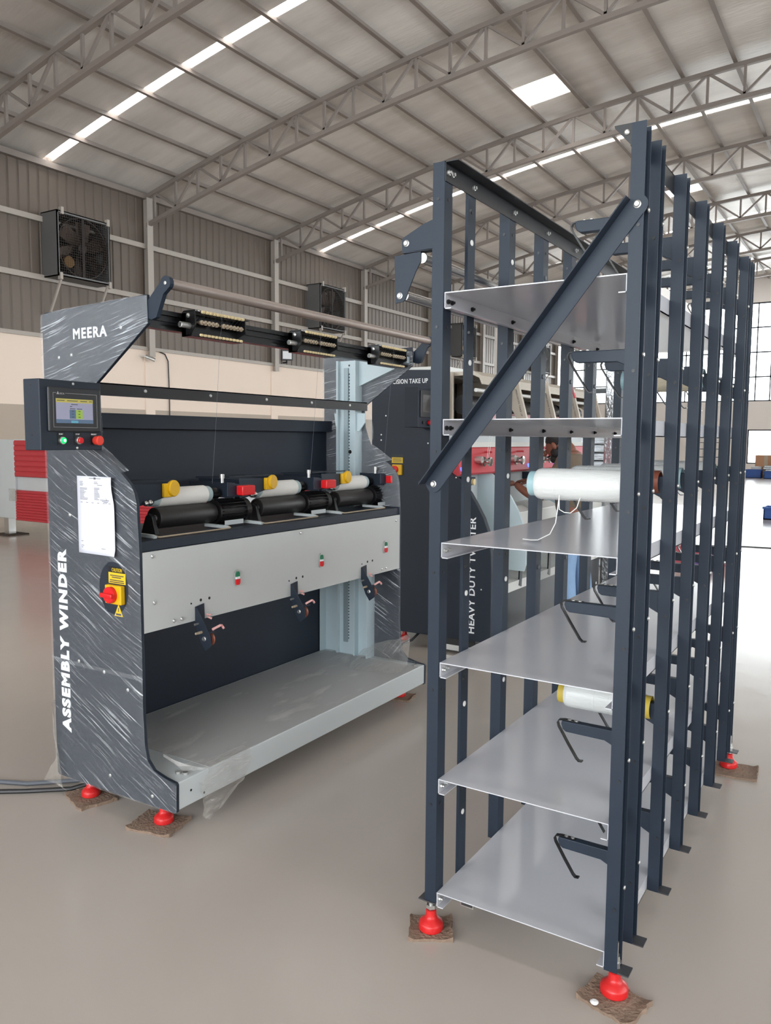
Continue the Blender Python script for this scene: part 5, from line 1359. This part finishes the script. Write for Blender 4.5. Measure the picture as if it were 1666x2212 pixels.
# hands: palm and five curled fingers
def hand(w, s):
    w = Vector(w); hv = [w, w + Vector((-0.035, 0, 0.006)), w + Vector((-0.075, 0, 0.006))]
    he = [(0, 1), (1, 2)]; hr = [0.026, (0.032, 0.020), (0.036, 0.018)]
    for k, ln in enumerate((0.030, 0.034, 0.032, 0.025)):
        yo = (k-1.5)*0.021
        b = len(hv)
        hv += [w + Vector((-0.092, yo, 0.004)), w + Vector((-0.092-ln*0.9, yo, -0.004)), w + Vector((-0.092-ln*1.5, yo*0.95, -0.020)), w + Vector((-0.092-ln*1.7, yo*0.9, -0.040))]
        he += [(2, b), (b, b+1), (b+1, b+2), (b+2, b+3)]; hr += [0.0105, 0.0095, 0.0085, 0.007]
    b = len(hv)
    hv += [w + Vector((-0.035, s*0.035, -0.006)), w + Vector((-0.065, s*0.052, -0.018)), w + Vector((-0.092, s*0.050, -0.030))]
    he += [(1, b), (b, b+1), (b+1, b+2)]; hr += [0.012, 0.011, 0.009]
    skin_mesh('hand', [tuple(v) for v in hv], he, hr, 'skin', PO)
hand(V[10], 1); hand(V[15], -1)

# ------------------------------------------------------------------ things further back
fp_ = thing('wrapped_upright', (-2.34, 8.0, 0), 'steel upright wrapped in crinkled silver foil behind the creel', 'wrapped post')
build(MB().box(-2.43, -2.33, 7.96, 8.06, 0, 2.30), 'foil_wrap', 'foil', fp_, 0.012)
build(MB().box(-2.33, -2.28, 7.98, 8.06, 0, 2.30), 'post_core', 'foil_sheet', fp_, 0.004)
build(MB().box(-2.56, -2.42, 7.97, 8.0, 2.02, 2.07), 'bracket', 'black_paint', fp_, smooth=False)
ft = thing('foil_bundle', (-3.3, 10.0, 0), 'tall stack of shiny silver foil sheets behind the bending person', 'foil stack')
rnd = random.Random(9)
for k in range(16):
    dx, dy = rnd.uniform(-0.03, 0.03), rnd.uniform(-0.03, 0.03)
    build(MB().box(-3.65+dx, -2.85+dx, 9.6+dy, 10.6+dy, 0.001+k*0.10, 0.096+k*0.10), 'foil_sheet', 'foil_sheet', ft, 0.012)
cr = thing('printed_carton', (-1.85, 10.6, 0), 'low rose and purple printed carton on the floor behind the creel', 'carton')
build(MB().box(-2.24, -1.57, 10.48, 10.75, 0, 0.21), 'carton_body', 'rose_print', cr, smooth=False)
build(MB().prism([(-2.02, 0.0), (-1.90, 0.0), (-1.98, 0.13)], 'y', 10.478, 10.481).prism([(-1.80, 0.0), (-1.68, 0.0), (-1.70, 0.21), (-1.78, 0.21)], 'y', 10.478, 10.481), 'purple_pattern', 'purple_print', cr, smooth=False)
def crate(x0, x1, y0, y1, h, label, z0=0.0):
    c = thing('plastic_crate', ((x0+x1)/2, (y0+y1)/2, z0), label, 'crate', 'blue plastic crates')
    t = 0.02
    build(MB().box(x0, x1, y0, y0+t, z0, z0+h).box(x0, x1, y1-t, y1, z0, z0+h).box(x0, x0+t, y0, y1, z0, z0+h).box(x1-t, x1, y0, y1, z0, z0+h).box(x0, x1, y0, y1, z0, z0+t), 'bin', 'blue_crate', c, smooth=False)
    build(MB().box(x0-0.02, x1+0.02, y0-0.02, y0, z0+h-0.04, z0+h).box(x0-0.02, x0, y0, y1, z0+h-0.04, z0+h).box(x1, x1+0.02, y0, y1, z0+h-0.04, z0+h).box(x0-0.02, x1+0.02, y1, y1+0.02, z0+h-0.04, z0+h), 'rim', 'blue_crate', c, smooth=False)
crate(-2.03, -1.45, 17.3, 17.75, 0.25, 'blue plastic crate alone on the floor at the right edge')
crate(-5.05, -4.45, 36.6, 37.0, 0.36, 'blue plastic crate by the end wall beside the pale stacks')
crate(-4.3, -3.7, 36.2, 36.6, 0.30, 'second blue crate by the end wall, nearer the right edge')
bxx = thing('brown_carton', (-4.4, 38.0, 0), 'large brown carton near the bright low window', 'carton')
build(MB().box(-4.85, -4.0, 37.7, 38.3, 0, 0.95), 'carton_body', 'carton_brown', bxx, 0.02, smooth=False)
build(MB().box(-4.5, -4.35, 37.698, 37.7, 0, 0.95), 'tape', 'tension_beige', bxx, smooth=False)
sp2 = thing('sheet_stack', (-4.0, 36.9, 0), 'pile of pale wrapped sheets on the floor by the end wall', 'sheet stack')
for k in range(7):
    dx = rnd.uniform(-0.06, 0.06)
    build(MB().box(-4.35+dx, -3.4+dx, 36.75, 37.5, 0.001+k*0.075, 0.07+k*0.075), 'wrapped_sheet', 'foil_sheet', sp2, 0.01)
sp3 = thing('white_bin', (-4.75, 37.2, 0), 'small white bin between the carton and the sheet pile', 'bin')
build(MB().lathe((-4.72, 37.25, 0.0), (-4.72, 37.25, 1), [(0, 0.18), (0.45, 0.22), (0.47, 0.22), (0.47, 0.20), (0.05, 0.17)], 16), 'bin_body', 'white_print', sp3)
cg = thing('cage_trolley', (-6.5, 36.5, 0), 'grey tubular cage trolley standing before the end wall', 'trolley')
x0, x1, y0, y1 = -7.2, -5.8, 36.2, 36.9
for x in (x0, x1):
    for y in (y0, y1):
        build(MB().cyl((x, y, 0.1), (x, y, 1.5), 0.02, 8), 'cage_post', 'cable_grey', cg)
        build(MB().lathe((x-0.02, y, 0.05), (x+0.02, y, 0.05), [(0, 0.05), (0.04, 0.05)], 12), 'castor', 'black_paint', cg)
for z in (0.4, 0.85, 1.2, 1.48):
    for y in (y0, y1): build(MB().cyl((x0, y, z), (x1, y, z), 0.014, 6), 'cage_rail', 'cable_grey', cg)
    for x in (x0, x1): build(MB().cyl((x, y0, z), (x, y1, z), 0.014, 6), 'cage_rail', 'cable_grey', cg)
for k in range(1, 6): build(MB().cyl((x0+(x1-x0)*k/6, y0, 0.4), (x0+(x1-x0)*k/6, y0, 1.48), 0.008, 6), 'cage_bar', 'cable_grey', cg)
build(MB().box(x0, x1, y0, y1, 0.38, 0.40), 'cage_base', 'light_grey', cg, smooth=False)
solo(MB().tube([(-2.6, 12.2, 0.008), (-1.7, 12.6, 0.008), (-0.9, 12.7, 0.008), (0.3, 13.1, 0.008)], 0.008, 6), 'floor_cable', 'cable_black', 'thin black cable lying on the bright floor at right', 'cable')
